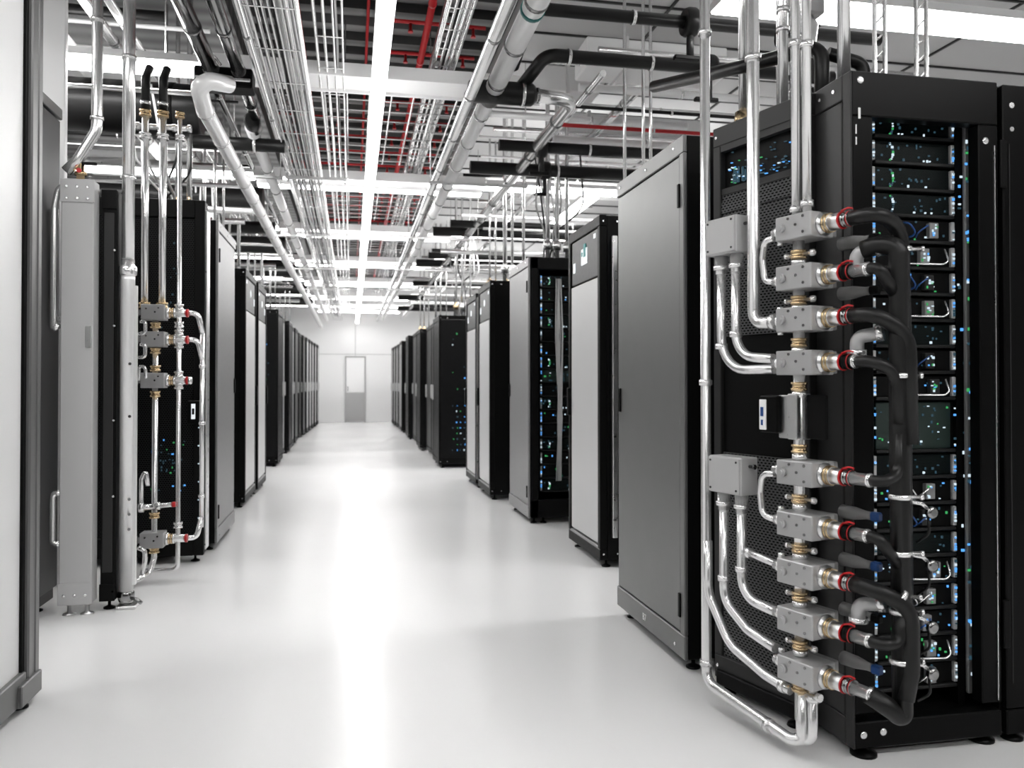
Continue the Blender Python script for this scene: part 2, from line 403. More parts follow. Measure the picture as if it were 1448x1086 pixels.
# row on the steel-upright side
l3 = rack('cooling_cabinet', 'tall plain grey-doored cabinet next to the pipe-fed dark rack', -.945, 6.1, 6.99, 2.37, -1, 'grey', 1.0, LG, 'midgrey')
l4 = rack('server_cabinet', 'pale-doored dark-framed rack right behind the tall plain grey cabinet', -1.0, 8.12, 9.0, 2.3, -1, 'door', .95, LG, 'light')
l5 = rack('server_cabinet', 'pale-doored rack standing last before the gap in the steel upright row', -.985, 9.06, 9.9, 2.28, -1, 'door', .95, LG, 'light')
build('edge_strip', MB().cbox(-1.16, -1.1, 8.08, 8.11, .15, 2.2), 'brushed', l4, 'silver edge strip')
far_l = [(12.0, -1.03, 'mesh'), (12.9, -1.08, 'far'), (14.2, -1.04, 'mesh'), (15.1, -1.08, 'far'), (16.0, -1.06, 'far'), (17.5, -1.08, 'mesh'), (18.4, -1.05, 'far'),
         (19.3, -1.02, 'far'), (20.2, -1.0, 'far'), (21.1, -.98, 'far'), (22.0, -.95, 'far'), (22.9, -.92, 'far')]
lf = []
for i, (y, x, st) in enumerate(far_l):
    what = 'black mesh-sided rack' if st == 'mesh' else 'dark rack with flat pale door' if i > 6 else 'dark rack with flat charcoal door'
    k = rack('server_cabinet', '%s, %s cabinet past the gap on the steel upright side' % (what, ORD[i]), x, y, y + .86, 2.25, -1, st, .95, LG, 'pale' if i > 6 or i in (1, 3) else 'dark'); lf.append(k)
    if st == 'mesh':
        leds(k, [(x - .12 - R.random() * .5, y - .014, R.uniform(.4, 1.9), R.choice([0, 1, 3])) for q in range(30)], .007)

# dark pipe-fed rack (steel upright side)
l2 = thing('server_cabinet', 'tall dark rack behind the row of thin vertical steel pipes', 'server cabinet', (-1.5, 6.0, 0), LG)
build('body', MB().cbox(-2.0, -1.16, 5.74, 6.06, .05, 2.42).cbox(-1.17, -.97, 5.74, 5.85, .05, 2.42), 'black', l2)
build('front_frame', MB().cbox(-2.0, -1.9, 5.7, 5.74, .05, 2.42).cbox(-1.03, -.965, 5.7, 5.74, .05, 2.42).cbox(-1.9, -1.03, 5.7, 5.74, 2.3, 2.42).cbox(-1.9, -1.03, 5.7, 5.74, .05, .18), 'black', l2)
build('mesh_panel', MB().box(-1.9, -1.03, 5.725, 5.735, .18, 2.3), 'mesh', l2)
build('edge_strip', MB().cbox(-.968, -.956, 5.74, 5.85, .08, 2.36), 'brushed', l2, 'silver front edge')
feet(l2, [(-1.03, 5.78), (-1.3, 6.0), (-1.9, 5.76), (-1.9, 6.0)])
dp = build('display_box', MB().cbox(-1.06, -.985, 5.64, 5.7, .93, 1.08), 'blackgl', l2)
build('screen', MB().box(-1.035, -1.01, 5.636, 5.64, .96, 1.06), 'screen', dp, 'white lit screen')
build('button', MB().cbox(-1.03, -1.015, 5.632, 5.637, .99, 1.03, .001), 'black', dp)
leds(l2, [(R.uniform(-1.3, -1.08), 5.722, R.choice([.62, .68, .74, .8, .5]) + R.uniform(-.02, .02), R.choice([0, 3, 3, 3, 3, 1])) for q in range(46)] +
     [(R.uniform(-1.3, -1.05), 5.722, R.uniform(1.5, 2.25), 3) for q in range(14)] + [(-.998, 5.698, .3 + k * .12, 2) for k in range(7)], .004)

# white partition with aluminium post, closest on the left
wp = thing('partition_panel', 'tall white panel with grey aluminium post at the edge of the picture', 'partition', (-1.2, 2.4, 0))
build('panel', MB().box(-1.215, -1.19, .6, 3.27, .14, 3.2), 'wgloss', wp)
pieces('seal', MB().box(-1.19, -1.18, 3.262, 3.285, .1, 3.2), 'black', wp)
build('post', MB().cbox(-1.23, -1.165, 3.285, 3.33, .09, 3.2, .006).cbox(-1.22, -1.168, 3.33, 3.348, .1, 3.2, .004).cbox(-1.23, -1.165, 3.348, 3.39, .1, 3.2, .006), 'grey', wp, 'ribbed grey aluminium post')
pieces('bottom_rail', MB().cbox(-1.23, -1.17, .6, 3.28, .03, .14, .004).cbox(-1.225, -1.155, 3.2, 3.39, .03, .11, .004), 'grey', wp)
feet(wp, [(-1.2, 3.3), (-1.2, 1.5), (-1.2, .7)], .03)

# tall dark grey cabinet seen past the partition
gc = thing('equipment_cabinet', 'tall dark grey cabinet between the white partition and the perforated grey door panel', 'cabinet', (-1.95, 4.5, 0))
build('body', MB().cbox(-2.3, -1.56, 4.3, 4.73, .05, 2.66), 'dark', gc)
build('door', MB().cbox(-1.56, -1.535, 4.32, 4.71, .12, 2.6), 'slate', gc)
build('top_trim', MB().cbox(-1.57, -1.53, 4.3, 4.73, 2.61, 2.67), 'grey', gc)
feet(gc, [(-1.62, 4.36), (-1.62, 4.67), (-2.2, 4.36), (-2.2, 4.67)])
# pale metal door panel standing end-on with D-handles
mp = thing('door_panel', 'narrow pale grey metal upright on two feet with looped steel handles', 'metal panel', (-1.39, 4.57, 0))
build('body', MB().cbox(-1.468, -1.312, 4.524, 4.62, .06, 2.25, .005), 'pale', mp)
pieces('end_plate', MB().cbox(-1.472, -1.308, 4.518, 4.524, 2.13, 2.25, .002).cbox(-1.472, -1.308, 4.518, 4.524, .06, .17, .002), 'pale', mp)
sc = MB()
for x in (-1.44, -1.39, -1.34):
    for z in (2.21, 2.15, .11): sc.rev((x, 4.518, z), (0, -1, 0), [(0, .008), (.006, .008), (.008, .004)], 10)
for z in (1.4, 1.47): sc.rev((-1.335, 4.523, z), (0, -1, 0), [(0, .006), (.005, .006)], 8)
build('screw', sc, 'steel', mp)
build('bracket', MB().cbox(-1.347, -1.322, 4.512, 4.524, 1.38, 1.49, .002), 'brushed', mp)
for x in (-1.43, -1.345): build('leveling_foot', MB().rev((x, 4.57, 0), (0, 0, 1), [(0, .033), (.008, .03), (.014, .01), (.07, .01)], 16), 'brushed', mp)
build('handle', MB().tube([(-1.46, 4.55, .63), (-1.505, 4.55, .63), (-1.505, 4.55, .37), (-1.46, 4.55, .37)], .015, 12, .035), 'steel', mp, 'short looped steel handle')
pieces('handle', MB().tube([(-1.44, 4.55, 2.235), (-1.49, 4.55, 2.2), (-1.508, 4.55, 2.1), (-1.508, 4.55, 1.47), (-1.48, 4.55, 1.5)], .016, 12, .05).tube([(-1.508, 4.58, 2.1), (-1.508, 4.58, 1.5), (-1.46, 4.58, 1.56)], .014, 12, .04), 'steel', mp, 'long looped steel handle')
# black narrow upright and rounded steel post
bu = thing('black_upright', 'narrow black upright between the pale metal panel and the steel post', 'black upright', (-1.245, 4.66, 0))
build('body', MB().cbox(-1.295, -1.222, 4.61, 4.75, .05, 2.22), 'black', bu)
build('inset', MB().cbox(-1.285, -1.235, 4.602, 4.61, .2, 2.1), 'dark', bu)
pieces('cap_plate', MB().cbox(-1.298, -1.222, 4.6, 4.61, 2.12, 2.22, .002).cbox(-1.298, -1.222, 4.6, 4.61, .05, .14, .002), 'black', bu)
feet(bu, [(-1.262, 4.66)], .03)
bp = MB()
for z in (.1, .6, 1.0, 1.5, 1.9): bp.rev((-1.232, 4.605, z), (0, -1, 0), [(0, .006), (.005, .006)], 8)
build('screw', bp, 'steel', bu)
po = thing('steel_post', 'thick shiny stainless steel post on a floor plate beside the pipe cluster', 'post', (-1.18, 4.66, 0))
build('post', MB().rev((-1.18, 4.66, .03), (0, 0, 1), [(0, .036), (1.72, .036), (1.74, .036)], 28).box(-1.155, -1.132, 4.645, 4.675, .12, 1.72), 'satin', po)
build('floor_plate', MB().cbox(-1.218, -1.12, 4.6, 4.72, 0, .018), 'brushed', po)
build('base_clamp', MB().rev((-1.18, 4.66, .018), (0, 0, 1), [(0, .03), (.03, .042), (.06, .042), (.07, .036)], 20).tube([(-1.16, 4.65, .05), (-1.12, 4.62, .05), (-1.09, 4.61, .03)], .01, 8, .01), 'dsteel', po)
build('top_collar', MB().rev((-1.18, 4.66, 1.77), (0, 0, 1), [(0, .036), (.01, .045), (.05, .045), (.06, .034), (.09, .034)], 24), 'steel', po)
sc = MB()
for z in (.5, .42, .58, 1.02, 1.3): sc.rev((-1.16, 4.628, z), (.3, -1, 0), [(0, .008), (.008, .008)], 8)
pieces('bolt', sc, 'dsteel', po)

# ------------------------------------------------------------------ pipes
def ring(mb, p, d, r, w=.018, t=.006, n=18): return mb.rev(V(p) - V(d).normalized() * w / 2, d, [(0, r), (0, r + t), (w, r + t), (w, r)], n)
def pipe(name, label, pts, r, m, bend=.08, couplings=(), cmat='steel', cat='pipe', group=None, n=16, w=.02, t=.006):
    o = build(name, MB().tube(pts, r, n, bend), m, None, label, cat, group)
    for p, d in couplings: build('coupling', ring(MB(), p, d, r, w, t), cmat, o)
    return o
Z = (0, 0, 1)
pipe('steel_pipe', 'vertical steel pipe rising to the ceiling from the top of the steel post', [(-1.18, 4.66, 1.84), (-1.18, 4.66, 4.1)], .032, 'steel', couplings=[((-1.18, 4.66, z), Z) for z in (2.3, 2.95)])
pipe('steel_pipe', 'bent steel pipe dropping onto the top of the pale metal panel', [(-1.31, 4.56, 4.1), (-1.31, 4.56, 2.52), (-1.40, 4.56, 2.36), (-1.46, 4.57, 2.3)], .027, 'steel', .12, [((-1.31, 4.56, z), Z) for z in (2.58, 3.1)])
tv = thing('valve', 'small red-handled valve on top of the pale metal panel', 'valve', (-1.40, 4.57, 2.25))
build('body', MB().rev((-1.39, 4.57, 2.25), Z, [(0, .02), (.03, .02), (.03, .03), (.05, .03), (.05, .018), (.09, .018)], 16), 'brass', tv)
build('lever', MB().cbox(-1.40, -1.31, 4.555, 4.575, 2.335, 2.35, .003), 'black', tv)
build('knob', MB().rev((-1.39, 4.555, 2.30), (0, -1, 0), [(0, .012), (.02, .012)], 12), 'red', tv)

# thin pipe cluster on the steel-upright side, all in one upright plane at y = 5.25
YM = 5.25
def zl(v): return HC + (541 - v) * 4.92 / 1145
def brass_nut(z, x, r, p, mm='brass'): return build('union_nut', MB().rev((x, YM, z - .018), Z, [(0, r), (0, r + .014), (.012, r + .014), (.012, r + .009), (.024, r + .009), (.024, r + .014), (.036, r + .014), (.036, r)], 12), mm, p)
pa = build('steel_pipe', MB().tube([(-1.235, YM, 2.83), (-1.235, YM, 1.66)], .021), 'steel', None, 'vertical steel pipe second from the steel post, ending at the top small valve block', 'pipe', 'thin vertical pipes by the steel post')
pb = build('steel_pipe', MB().tube([(-1.135, YM, 2.83), (-1.135, YM, 1.66)], .021), 'steel', None, 'middle vertical steel pipe dropping into the top small valve block', 'pipe', 'thin vertical pipes by the steel post')
pc = build('steel_pipe', MB().tube([(-1.037, YM, 2.83), (-1.037, YM, .14), (-1.037, YM, .06), (-1.24, YM, .06)], .0135, 14, .06), 'steel', None, 'thinnest long vertical steel pipe of the small valve cluster, curving along the floor', 'pipe', 'thin vertical pipes by the steel post')
pd = build('steel_pipe', MB().tube([(-1.172, YM, 1.62), (-1.172, YM, .14), (-1.19, YM - .03, .05), (-1.25, YM - .15, .03)], .017, 14, .05), 'steel', None, 'vertical steel pipe running through all the small valve blocks', 'pipe', 'thin vertical pipes by the steel post')
for v in (432,): brass_nut(zl(v), -1.235, .021, pa); brass_nut(zl(v), -1.135, .021, pb)
brass_nut(2.84, -1.235, .021, pa); brass_nut(2.84, -1.135, .021, pb); brass_nut(2.84, -1.037, .0135, pc)
brass_nut(2.70, -1.235, .021, pa, 'steel'); brass_nut(2.70, -1.135, .021, pb, 'steel'); brass_nut(2.70, -1.037, .0135, pc, 'steel')
for v in (460, 496, 521, 557, 728, 777): brass_nut(zl(v), -1.172, .017, pd)
for v in (434, 459, 470, 488, 529, 546, 743): brass_nut(zl(v), -1.037, .0135, pc, 'steel')
pipe('header_pipe', 'short horizontal steel pipe joining the tops of the thin vertical pipes', [(-1.30, YM + .05, 2.775), (-.98, YM + .05, 2.775)], .017, 'steel', couplings=[((x, YM + .05, 2.775), (1, 0, 0)) for x in (-1.29, -1.08, -.99)])
for x, w in ((-1.235, 'over the pipe second from the steel post'), (-1.135, 'over the middle thin pipe')):
    h = build('hose', MB().tube([(x, YM, 2.86), (x, YM, 3.05), (x + .01, YM + .06, 3.14)], .026, 14, .05), 'rubber', None, 'short black hose stub ' + w, 'hose', 'black hose stubs under the duct')
    build('clamp', ring(MB(), (x, YM, 2.9), Z, .026, .02, .004), 'steel', h)
def small_block(v, label, tail, h=.092):
    z = zl(v); x0, x1 = -1.243, -1.11
    o = thing('valve_block', label, 'valve', ((x0 + x1) / 2, YM, z - h / 2), 'small valve blocks by the steel post')
    build('housing', MB().cbox(x0, x1, YM - .055, YM + .05, z - h / 2, z + h / 2, .003), 'cast', o)
    pl = MB()
    for dx, dz in ((.03, .02), (.08, 0), (.1, .025)): pl.rev((x0 + dx, YM - .055, z + dz), (0, -1, 0), [(0, .005), (.004, .005)], 8)
    build('screw', pl, 'dsteel', o)
    build('outlet', MB().rev((x1, YM, z), (1, 0, 0), [(0, .036), (.02, .036), (.02, .026), (.045, .026), (.045, .03), (.055, .03), (.055, .023), (.12, .023)], 18), 'steel', o)
    build('collar', MB().rev((x1 + .02, YM, z), (1, 0, 0), [(0, .031), (.008, .031), (.008, .026), (.014, .026), (.014, .031), (.022, .031)], 18), 'brass', o)
    build('red_ring', ring(MB(), (x1 + .122, YM, z), (1, 0, 0), .017, .012, .008), 'red', o)
    build('inlet', MB().rev((x0, YM - .02, z), (-1, 0, 0), [(0, .018), (.02, .018), (.02, .026), (.035, .026), (.035, .015), (.075, .015), (.075, .03), (.095, .03)], 16), 'steel', o)
    if tail:
        zz = z - .12 if v < 600 else z + .12
        tl = MB().tube([(x1 + .115, YM, z), (-.93, YM + .01, z), (-.905, YM + .02, zz)], .016, 12, .07)
        build('outlet_tail', tl, 'steel', o)
    else: build('end_cap', MB().rev((x1 + .125, YM, z), (1, 0, 0), [(0, .024), (.02, .024), (.026, .016)], 16), 'steel', o)
    return o
small_block(442, 'small grey valve block topmost of the cluster beside the steel post', True)
small_block(480, 'small grey valve block with bent tail, second from the top beside the steel post', True)
small_block(538, 'small grey valve block with a red-tipped capped end, under the bent-tail blocks', False)
small_block(762, 'small grey valve block lowest of the cluster, near the floor by the steel post', True)
sv = thing('valve', 'slim steel lever valve just above the lowest small valve block', 'valve', (-1.2, YM, .42))
build('body', MB().rev((-1.25, YM - .05, .45), (1, .1, .06), [(0, .03), (.03, .03), (.03, .018), (.1, .018), (.1, .024), (.12, .024), (.12, .014), (.19, .014)], 14), 'steel', sv)
build('red_ring', ring(MB(), (-1.055, YM - .03, .462), (1, .1, .06), .012, .02, .004), 'red', sv)
build('handle', MB().tube([(-1.235, YM - .05, .47), (-1.235, YM - .05, .62), (-1.21, YM - .05, .68), (-1.2, YM - .05, .58)], .013, 10, .03), 'steel', sv)
pipe('steel_pipe', 'long thin vertical steel pipe against the silver edge of the dark rack', [(-.905, YM + .02, zl(470)), (-.905, YM + .02, zl(748))], .014, 'steel', couplings=[((-.905, YM + .02, z), Z) for z in (.5, .95, 1.3)])
for v0, v1, w in ((456, 473, 'between the two upper small valve blocks'), (488, 506, 'under the second small valve block')):
    pipe('bypass_tube', 'curved steel bypass tube ' + w, [(-1.245, YM - .06, zl(v0)), (-1.215, YM - .06, zl(v0)), (-1.215, YM - .06, zl(v1)), (-1.26, YM - .06, zl(v1))], .011, 'steel', .03, n=10)
pipe('bypass_tube', 'looped steel tube standing off the capped small valve block', [(-1.25, YM - .06, zl(538)), (-1.25, YM - .06, zl(518)), (-1.215, YM - .06, zl(519)), (-1.21, YM - .06, zl(535))], .01, 'steel', .03, n=10)
pipe('drain_tube', 'looped steel drain tube under the lowest small valve block', [(-1.25, YM - .06, zl(770)), (-1.21, YM - .06, zl(775)), (-1.21, YM - .06, zl(790)), (-1.23, YM - .06, zl(812)), (-1.23, YM - .06, .045)], .014, 'steel', .03, n=10)

# ------------------------------------------------------------------ rack with hoses (front) and its perforated door
r0 = thing('server_cabinet', 'black open rack in front full of blue-lit servers fed by black hoses', 'server cabinet', (1.85, 2.7, 0), RG)
XA, XB, YA, YB, H0 = 1.575, 2.118, 2.33, 3.12, 2.205
b = MB().cbox(XA, XA + .075, YA, YA + .05, .14, 2.06).cbox(XB - .075, XB, YA, YA + .05, .14, 2.06)
b.cbox(XA, XB, YA, YA + .05, 2.06, H0).cbox(XA, XB, YA, YA + .05, .03, .115)
build('front_frame', b, 'blackgl', r0)
build('side_panel', MB().cbox(XA - .004, XA + .012, YA + .05, YB, .12, H0 - .085, .003), 'dark', r0)
pieces('top_rail', MB().cbox(XA - .006, XA + .014, YA + .045, YB, H0 - .083, H0, .003).cbox(XA - .006, XA + .014, YA + .045, YB, .03, .118, .003), 'dark', r0)
build('corner_post', MB().cbox(XA - .006, XA + .002, YA - .002, YA + .043, .03, H0), 'dark', r0)
b = MB().box(XA + .012, XB, YB - .02, YB, .03, H0).box(XB - .02, XB, YA + .05, YB, .03, H0).box(XA + .012, XB, YA + .05, YB, H0 - .03, H0).box(XA + .012, XB, YA + .05, YB, .06, .1)
b.box(XA + .012, XA + .03, YA + .05, YB, .1, H0)
build('carcass', b, 'black', r0)
build('mounting_rail', MB().box(1.685, 1.708, YA + .1, YA + .14, .1, 2.12), 'black', r0)
build('mounting_rail', MB().box(2.035, 2.06, YA + .1, YA + .14, .1, 2.12), 'black', r0)
build('cable_bar', MB().cbox(2.062, 2.085, YA + .085, YA + .1, .14, 2.09), 'midgrey', r0, 'grey cable bar')
build('edge_strip', MB().box(2.0995, 2.1025, YA - .004, YA, .15, 1.99), 'brushed', r0, 'thin silver edge line')
feet(r0, [(XA + .05, YA + .03), (XB - .04, YA + .05), (XA + .05, YB - .06), (XB - .05, YB - .06)], .042)
sc = MB()
for x, z in ((XA + .03, H0 - .03), (XA + .03, .075), (XB - .05, H0 - .2), (XA + .1, .08)):
    sc.rev((x, YA, z), (0, -1, 0), [(0, .012), (.003, .012), (.005, .007)], 14)
for y in (2.42, 2.5): sc.rev((XA - .006, y, H0 - .04), (-1, 0, 0), [(0, .006), (.004, .006)], 10)
build('screw', sc, 'steel', r0)
pieces('marking', MB().box(XA + .022, XA + .03, YA - .0015, YA, 2.05, 2.085).box(XA + .012, XA + .016, YA - .0015, YA, 2.0, 2.03).box(XA + .012, XA + .016, YA - .0015, YA, 1.965, 1.99), 'marking', r0)
pts = [(2.073 + R.uniform(-.008, .008), YA + .083, R.uniform(.2, 2.08), R.choice([0, 0, 2, 3, 1, 3])) for q in range(40)] + [(2.05 + R.uniform(-.006, .03), YA + .098, R.uniform(.2, 2.08), R.choice([0, 3, 2])) for q in range(24)]
leds(r0, pts, .004)
# black rack beside it, cut by the picture edge
r0b = thing('server_cabinet', 'plain black cabinet at the picture edge, next to the open hose-fed rack', 'server cabinet', (2.45, 2.7, 0), RG)
build('body', MB().cbox(2.135, 2.75, 2.36, YB, .05, H0), 'black', r0b)
build('door', MB().cbox(2.137, 2.748, YA, 2.36, .115, H0 - .005), 'blackgl', r0b)
build('plinth', MB().cbox(2.137, 2.748, YA, 2.36, .03, .112), 'blackgl', r0b)
for z in (.32, 1.85): pieces('hinge', MB().cbox(2.118, 2.142, YA - .012, YA, z, z + .16, .003), 'black', r0b)
pieces('badge', MB().rev((2.17, YA, 2.13), (0, -1, 0), [(0, .01), (.003, .01)], 10).rev((2.17, YA, 2.05), (0, -1, 0), [(0, .008), (.003, .008)], 10), 'steel', r0b)
build('edge_strip', MB().box(2.158, 2.161, YA - .002, YA, .2, 2.0), 'dark', r0b)
feet(r0b, [(2.19, YA + .04), (2.7, YA + .04), (2.19, YB - .05), (2.7, YB - .05)], .035)

# the servers inside it
YS = YA + .1
def server(o_y, x0, x1, z, h, kind, label, group, depth=.55, det=True):
    o = thing('server', label, 'server', ((x0 + x1) / 2, o_y + depth / 2, z), group)
    build('chassis', MB().box(x0 + .004, x1 - .004, o_y + .012, o_y + depth, z + .003, z + h - .003), 'black', o)
    y = o_y; w = x1 - x0
    face = 'grill' if kind == 'A' else 'pcb' if kind == 'P' else 'black'
    build('faceplate', MB().cbox(x0 + .018, x1 - .018, y + .004, y + .014, z + .012, z + h - .004, .002), face, o)
    build('lip', MB().cbox(x0 + .01, x1 - .01, y - .012, y + .006, z + .001, z + .012, .002), 'lip', o)
    if kind != 'P':
        e = MB().cbox(x0 + .002, x0 + .016, y - .004, y + .012, z + .014, z + h - .006, .002).cbox(x1 - .016, x1 - .002, y - .004, y + .012, z + .014, z + h - .006, .002)
        pieces('ear', e, 'pale', o, 'grey side ears')
    L = []
    if kind == 'A':
        for k in range(9):
            a = -1.2 + k * .3; L.append((x0 + .07 + .018 * math.cos(a), y + .002, z + h * .52 + .03 * math.sin(a), R.choice([1, 3, 2])))
        for k in range(12): L.append((x0 + .03 + R.random() * (w - .06), y + .002, z + .02 + R.random() * (h - .03), 3))
        for k in range(3): L.append((x0 + w * .3 + R.uniform(0, .16), y + .002, z + .02, 2))
    elif kind == 'P':
        for k in range(30): L.append((x0 + .03 + R.random() * (w - .06), y + .002, z + .02 + R.random() * (h - .03), R.choice([3, 3, 1, 2])))
    else:
        for k in range(9): L.append((x0 + .03 + R.random() * (w - .06), y + .001, z + .016 + R.random() * (h - .026), R.choice([1, 1, 3, 0, 3, 2])))
        if det:
            mo = MB(); xc = x0 + w * R.choice([.55, .6, .66])
            mo.cbox(xc, xc + .035, y - .016, y + .004, z + .02, z + h - .014, .002)
            build('module', mo, 'midgrey' if R.random() < .4 else 'dark', o)
            for k in range(7): L.append((xc + R.uniform(.004, .03), y - .018, z + .024 + R.random() * (h - .045), R.choice([1, 2, 2, 0])))
            cb = MB(); xa = x0 + w * .3; xe = x0 + w * .85
            if kind == 'C':
                cb.tube([(xa, y - .01, z + .02), (xe - .02, y - .03, z + .018), (xe, y - .03, z + .03), (xe, y - .01, z + h - .014)], .0035, 6, .03, 5)
                build('handle', cb, 'steel', o, 'bent silver pull wire')
            else:
                cb.tube([(xa, y, z + h * .8), (xa + .02, y - .04, z + h * .75), (xa + .05, y - .04, z + h * .3), (xa + .03, y - .005, z + h * .2)], .003, 6, .02, 5)
                cb.tube([(xa + .12, y, z + h * .7), (xa + .1, y - .03, z + h * .7), (xa + .06, y - .03, z + h * .4), (xa + .07, y - .005, z + h * .25)], .0025, 6, .02, 5)
                pieces('cable', cb, 'steel' if R.random() < .5 else 'blue', o)
    for xx in (x0 + .009, x1 - .009):
        for k in range(5): L.append((xx, y - .006, z + .02 + R.random() * (h - .034), R.choice([0, 0, 2, 2, 3])))  # glowing specks stand in for blue light reflected on the ears
    leds(o, L, .0028 if det else .005)
    return o
kinds = ['A', 'A', 'A', 'A', 'B', 'C', 'B', 'C', 'A', 'B', 'C', 'P', 'P', 'A', 'B', 'B', 'A', 'C', 'B', 'B', 'C', 'B']
DESC = {'A': 'fine-grille server with green lamps', 'B': 'server with cabled modules', 'C': 'server with a bent silver pull wire', 'P': 'blank dark green board panel'}
u = .0885; zt = 2.112
k = 0; n = 0
while k < len(kinds):
    hh = u * (2 if kinds[k] == 'P' else 1)
    z = zt - u * k - hh
    server(YS, 1.71, 2.033, z + .001, hh - .002, kinds[k], '%s, %s from top of hose-fed rack' % (DESC[kinds[k]], ORD[n]), 'servers in the open hose-fed rack')
    k += 2 if kinds[k] == 'P' else 1; n += 1
# servers in the grey-doored rack
for k in range(16):
    kk = 'P' if k == 7 else 'B' if k % 3 else 'A'
    o = server(6.83, 1.6, 2.26, 2.14 - .118 * (k + 1), .114, kk, 'dark server with scattered lamps, %s from the top in the grey-doored rack' % ORD[k], 'servers in the grey-doored rack', .6, False)
cb = MB()
for q in range(7):
    x = 1.75 + R.uniform(-.03, .03)
    cb.tube([(x, 6.81, 2.1), (x + R.uniform(-.02, .02), 6.79, 1.6), (x + R.uniform(-.02, .02), 6.79, .9), (x, 6.81, .35)], .006, 6, .2, 4)
build('cable_bundle', cb, 'pale', None, 'pale vertical cable bundle down the servers of the grey-doored rack', 'cables', kind='stuff')

# manifold frame of reference: turned 17 degrees off the aisle
a17 = math.radians(17); E1 = V((-math.sin(a17), math.cos(a17), 0)); NO = V((-math.cos(a17), -math.sin(a17), 0)); P0 = V((1.537, 2.52, 0))
def P(s, n, z): return P0 + E1 * s + NO * n + V((0, 0, z))
# perforated door standing ajar
W = .475
dr = thing('perforated_door', 'dark perforated rack door standing ajar behind the manifold pipes', 'rack door', P0 + E1 * W / 2)
f = MB().cbox(0, W, -.04, 0, 2.125, 2.2, .003, P).cbox(0, W, -.04, 0, .05, .14, .003, P).cbox(0, .075, -.04, 0, .14, 2.125, .003, P).cbox(W - .04, W, -.04, 0, .14, 2.125, .003, P)
build('door_frame', f, 'dark', dr)
build('blank_panel', MB().box(.075, W - .04, -.03, -.018, .93, 1.38, P), 'black', dr)
build('mesh_panel', MB().box(.075, W - .04, -.025, -.012, 1.38, 1.94, P).box(.08, W - .04, -.018, -.006, 1.86, 1.9, P), 'perf', dr)
build('mesh_panel', MB().box(.075, W - .04, -.025, -.012, .14, .93, P), 'perf', dr)
build('window_panel', MB().box(.075, W - .04, -.035, -.028, 1.94, 2.125, P).mat(1).box(.075, W - .04, -.035, -.004, 2.10, 2.125, P).box(.075, W - .04, -.03, -.008, 1.93, 1.955, P), ['black', 'dark'], dr)
m = MB()
for q in range(70):
    m.mat(R.choice([0, 0, 3, 1, 3, 3, 2])); s = R.uniform(.09, W - .06); z = 1.965 + abs(R.gauss(0, .045)); z = min(z, 2.09)
    m.box(s, s + R.uniform(.003, .012), -.027, -.02, z, z + R.uniform(.002, .004), P)
for q in range(14): 
    s = .35 + R.uniform(-.03, .04); m.mat(3); m.box(s, s + .002, -.027, -.02, 1.97, 1.97 + R.uniform(.02, .06), P)
build('indicator_lights', m, ['ledb', 'ledg', 'ledw', 'ledd'], dr, kind='stuff')
m = MB()
for s in (.04, W - .02):
    for z in (2.16, .1): m.rev(P(s, 0, z), NO, [(0, .007), (.004, .007), (.006, .004)], 10)
build('screw', m, 'steel', dr)
build('base_rail', MB().cbox(0.01, W - .02, -.03, .012, .03, .085, .004, P), 'black', dr)
for s in (.08, W - .05):
    q = P(s, -.02, 0); build('leveling_foot', MB().rev(q, Z, [(0, .035), (.01, .03), (.014, .01), (.05, .01)], 16), 'blackgl', dr)

# --- the manifold
BZ = [1.695, 1.535, 1.401, 1.263, .913, .748, .596, .4425, .286]
SM, NM = -.10, .16
mn = thing('coolant_manifold', 'vertical stainless manifold pipe threading nine grey valve blocks, with brass unions', 'manifold', P(SM, NM, .03))
build('riser', MB().tube([P(SM, NM, .12), P(SM, NM, 1.73)], .0185, 18), 'steel', mn)
ms = MB()
def nut(p, d, r, w=.032, g=.007, n=18):
    return MB().rev(V(p) - V(d).normalized() * w / 2, d, [(0, r), (0, r + g), (w * .3, r + g), (w * .3, r + g * .5), (w * .7, r + g * .5), (w * .7, r + g), (w, r + g), (w, r)], n)
for i in range(len(BZ) - 1):
    if i == 3: zz = (BZ[3] - .075, BZ[4] + .075)
    else: zz = ((BZ[i] + BZ[i + 1]) / 2 - .003,)
    for z in zz:
        build('union_nut', nut(P(SM, NM, z), Z, .0185, .028, .0075), 'brass', mn, 'brass union nut')
        build('sleeve', MB().rev(P(SM, NM, z - .035), Z, [(0, .0185), (0, .0235), (.018, .0235), (.018, .0185)], 16), 'steel', mn)
    c = P(SM, NM, zz[0]); b = MB().rev(c, -E1, [(.02, .006), (.05, .006), (.05, .011), (.062, .011), (.066, .005)], 10).rev(c, E1, [(.02, .006), (.045, .006), (.045, .01), (.055, .01)], 10)
    if i not in (2, 3): pieces('bolt', b, 'steel', mn)
build('union_nut', nut(P(SM, NM, .228), Z, .0185, .03, .01), 'brass', mn)
pieces('bolt', MB().rev(P(SM, NM, .215), -E1, [(.02, .007), (.06, .007), (.06, .013), (.08, .013)], 10), 'steel', mn)

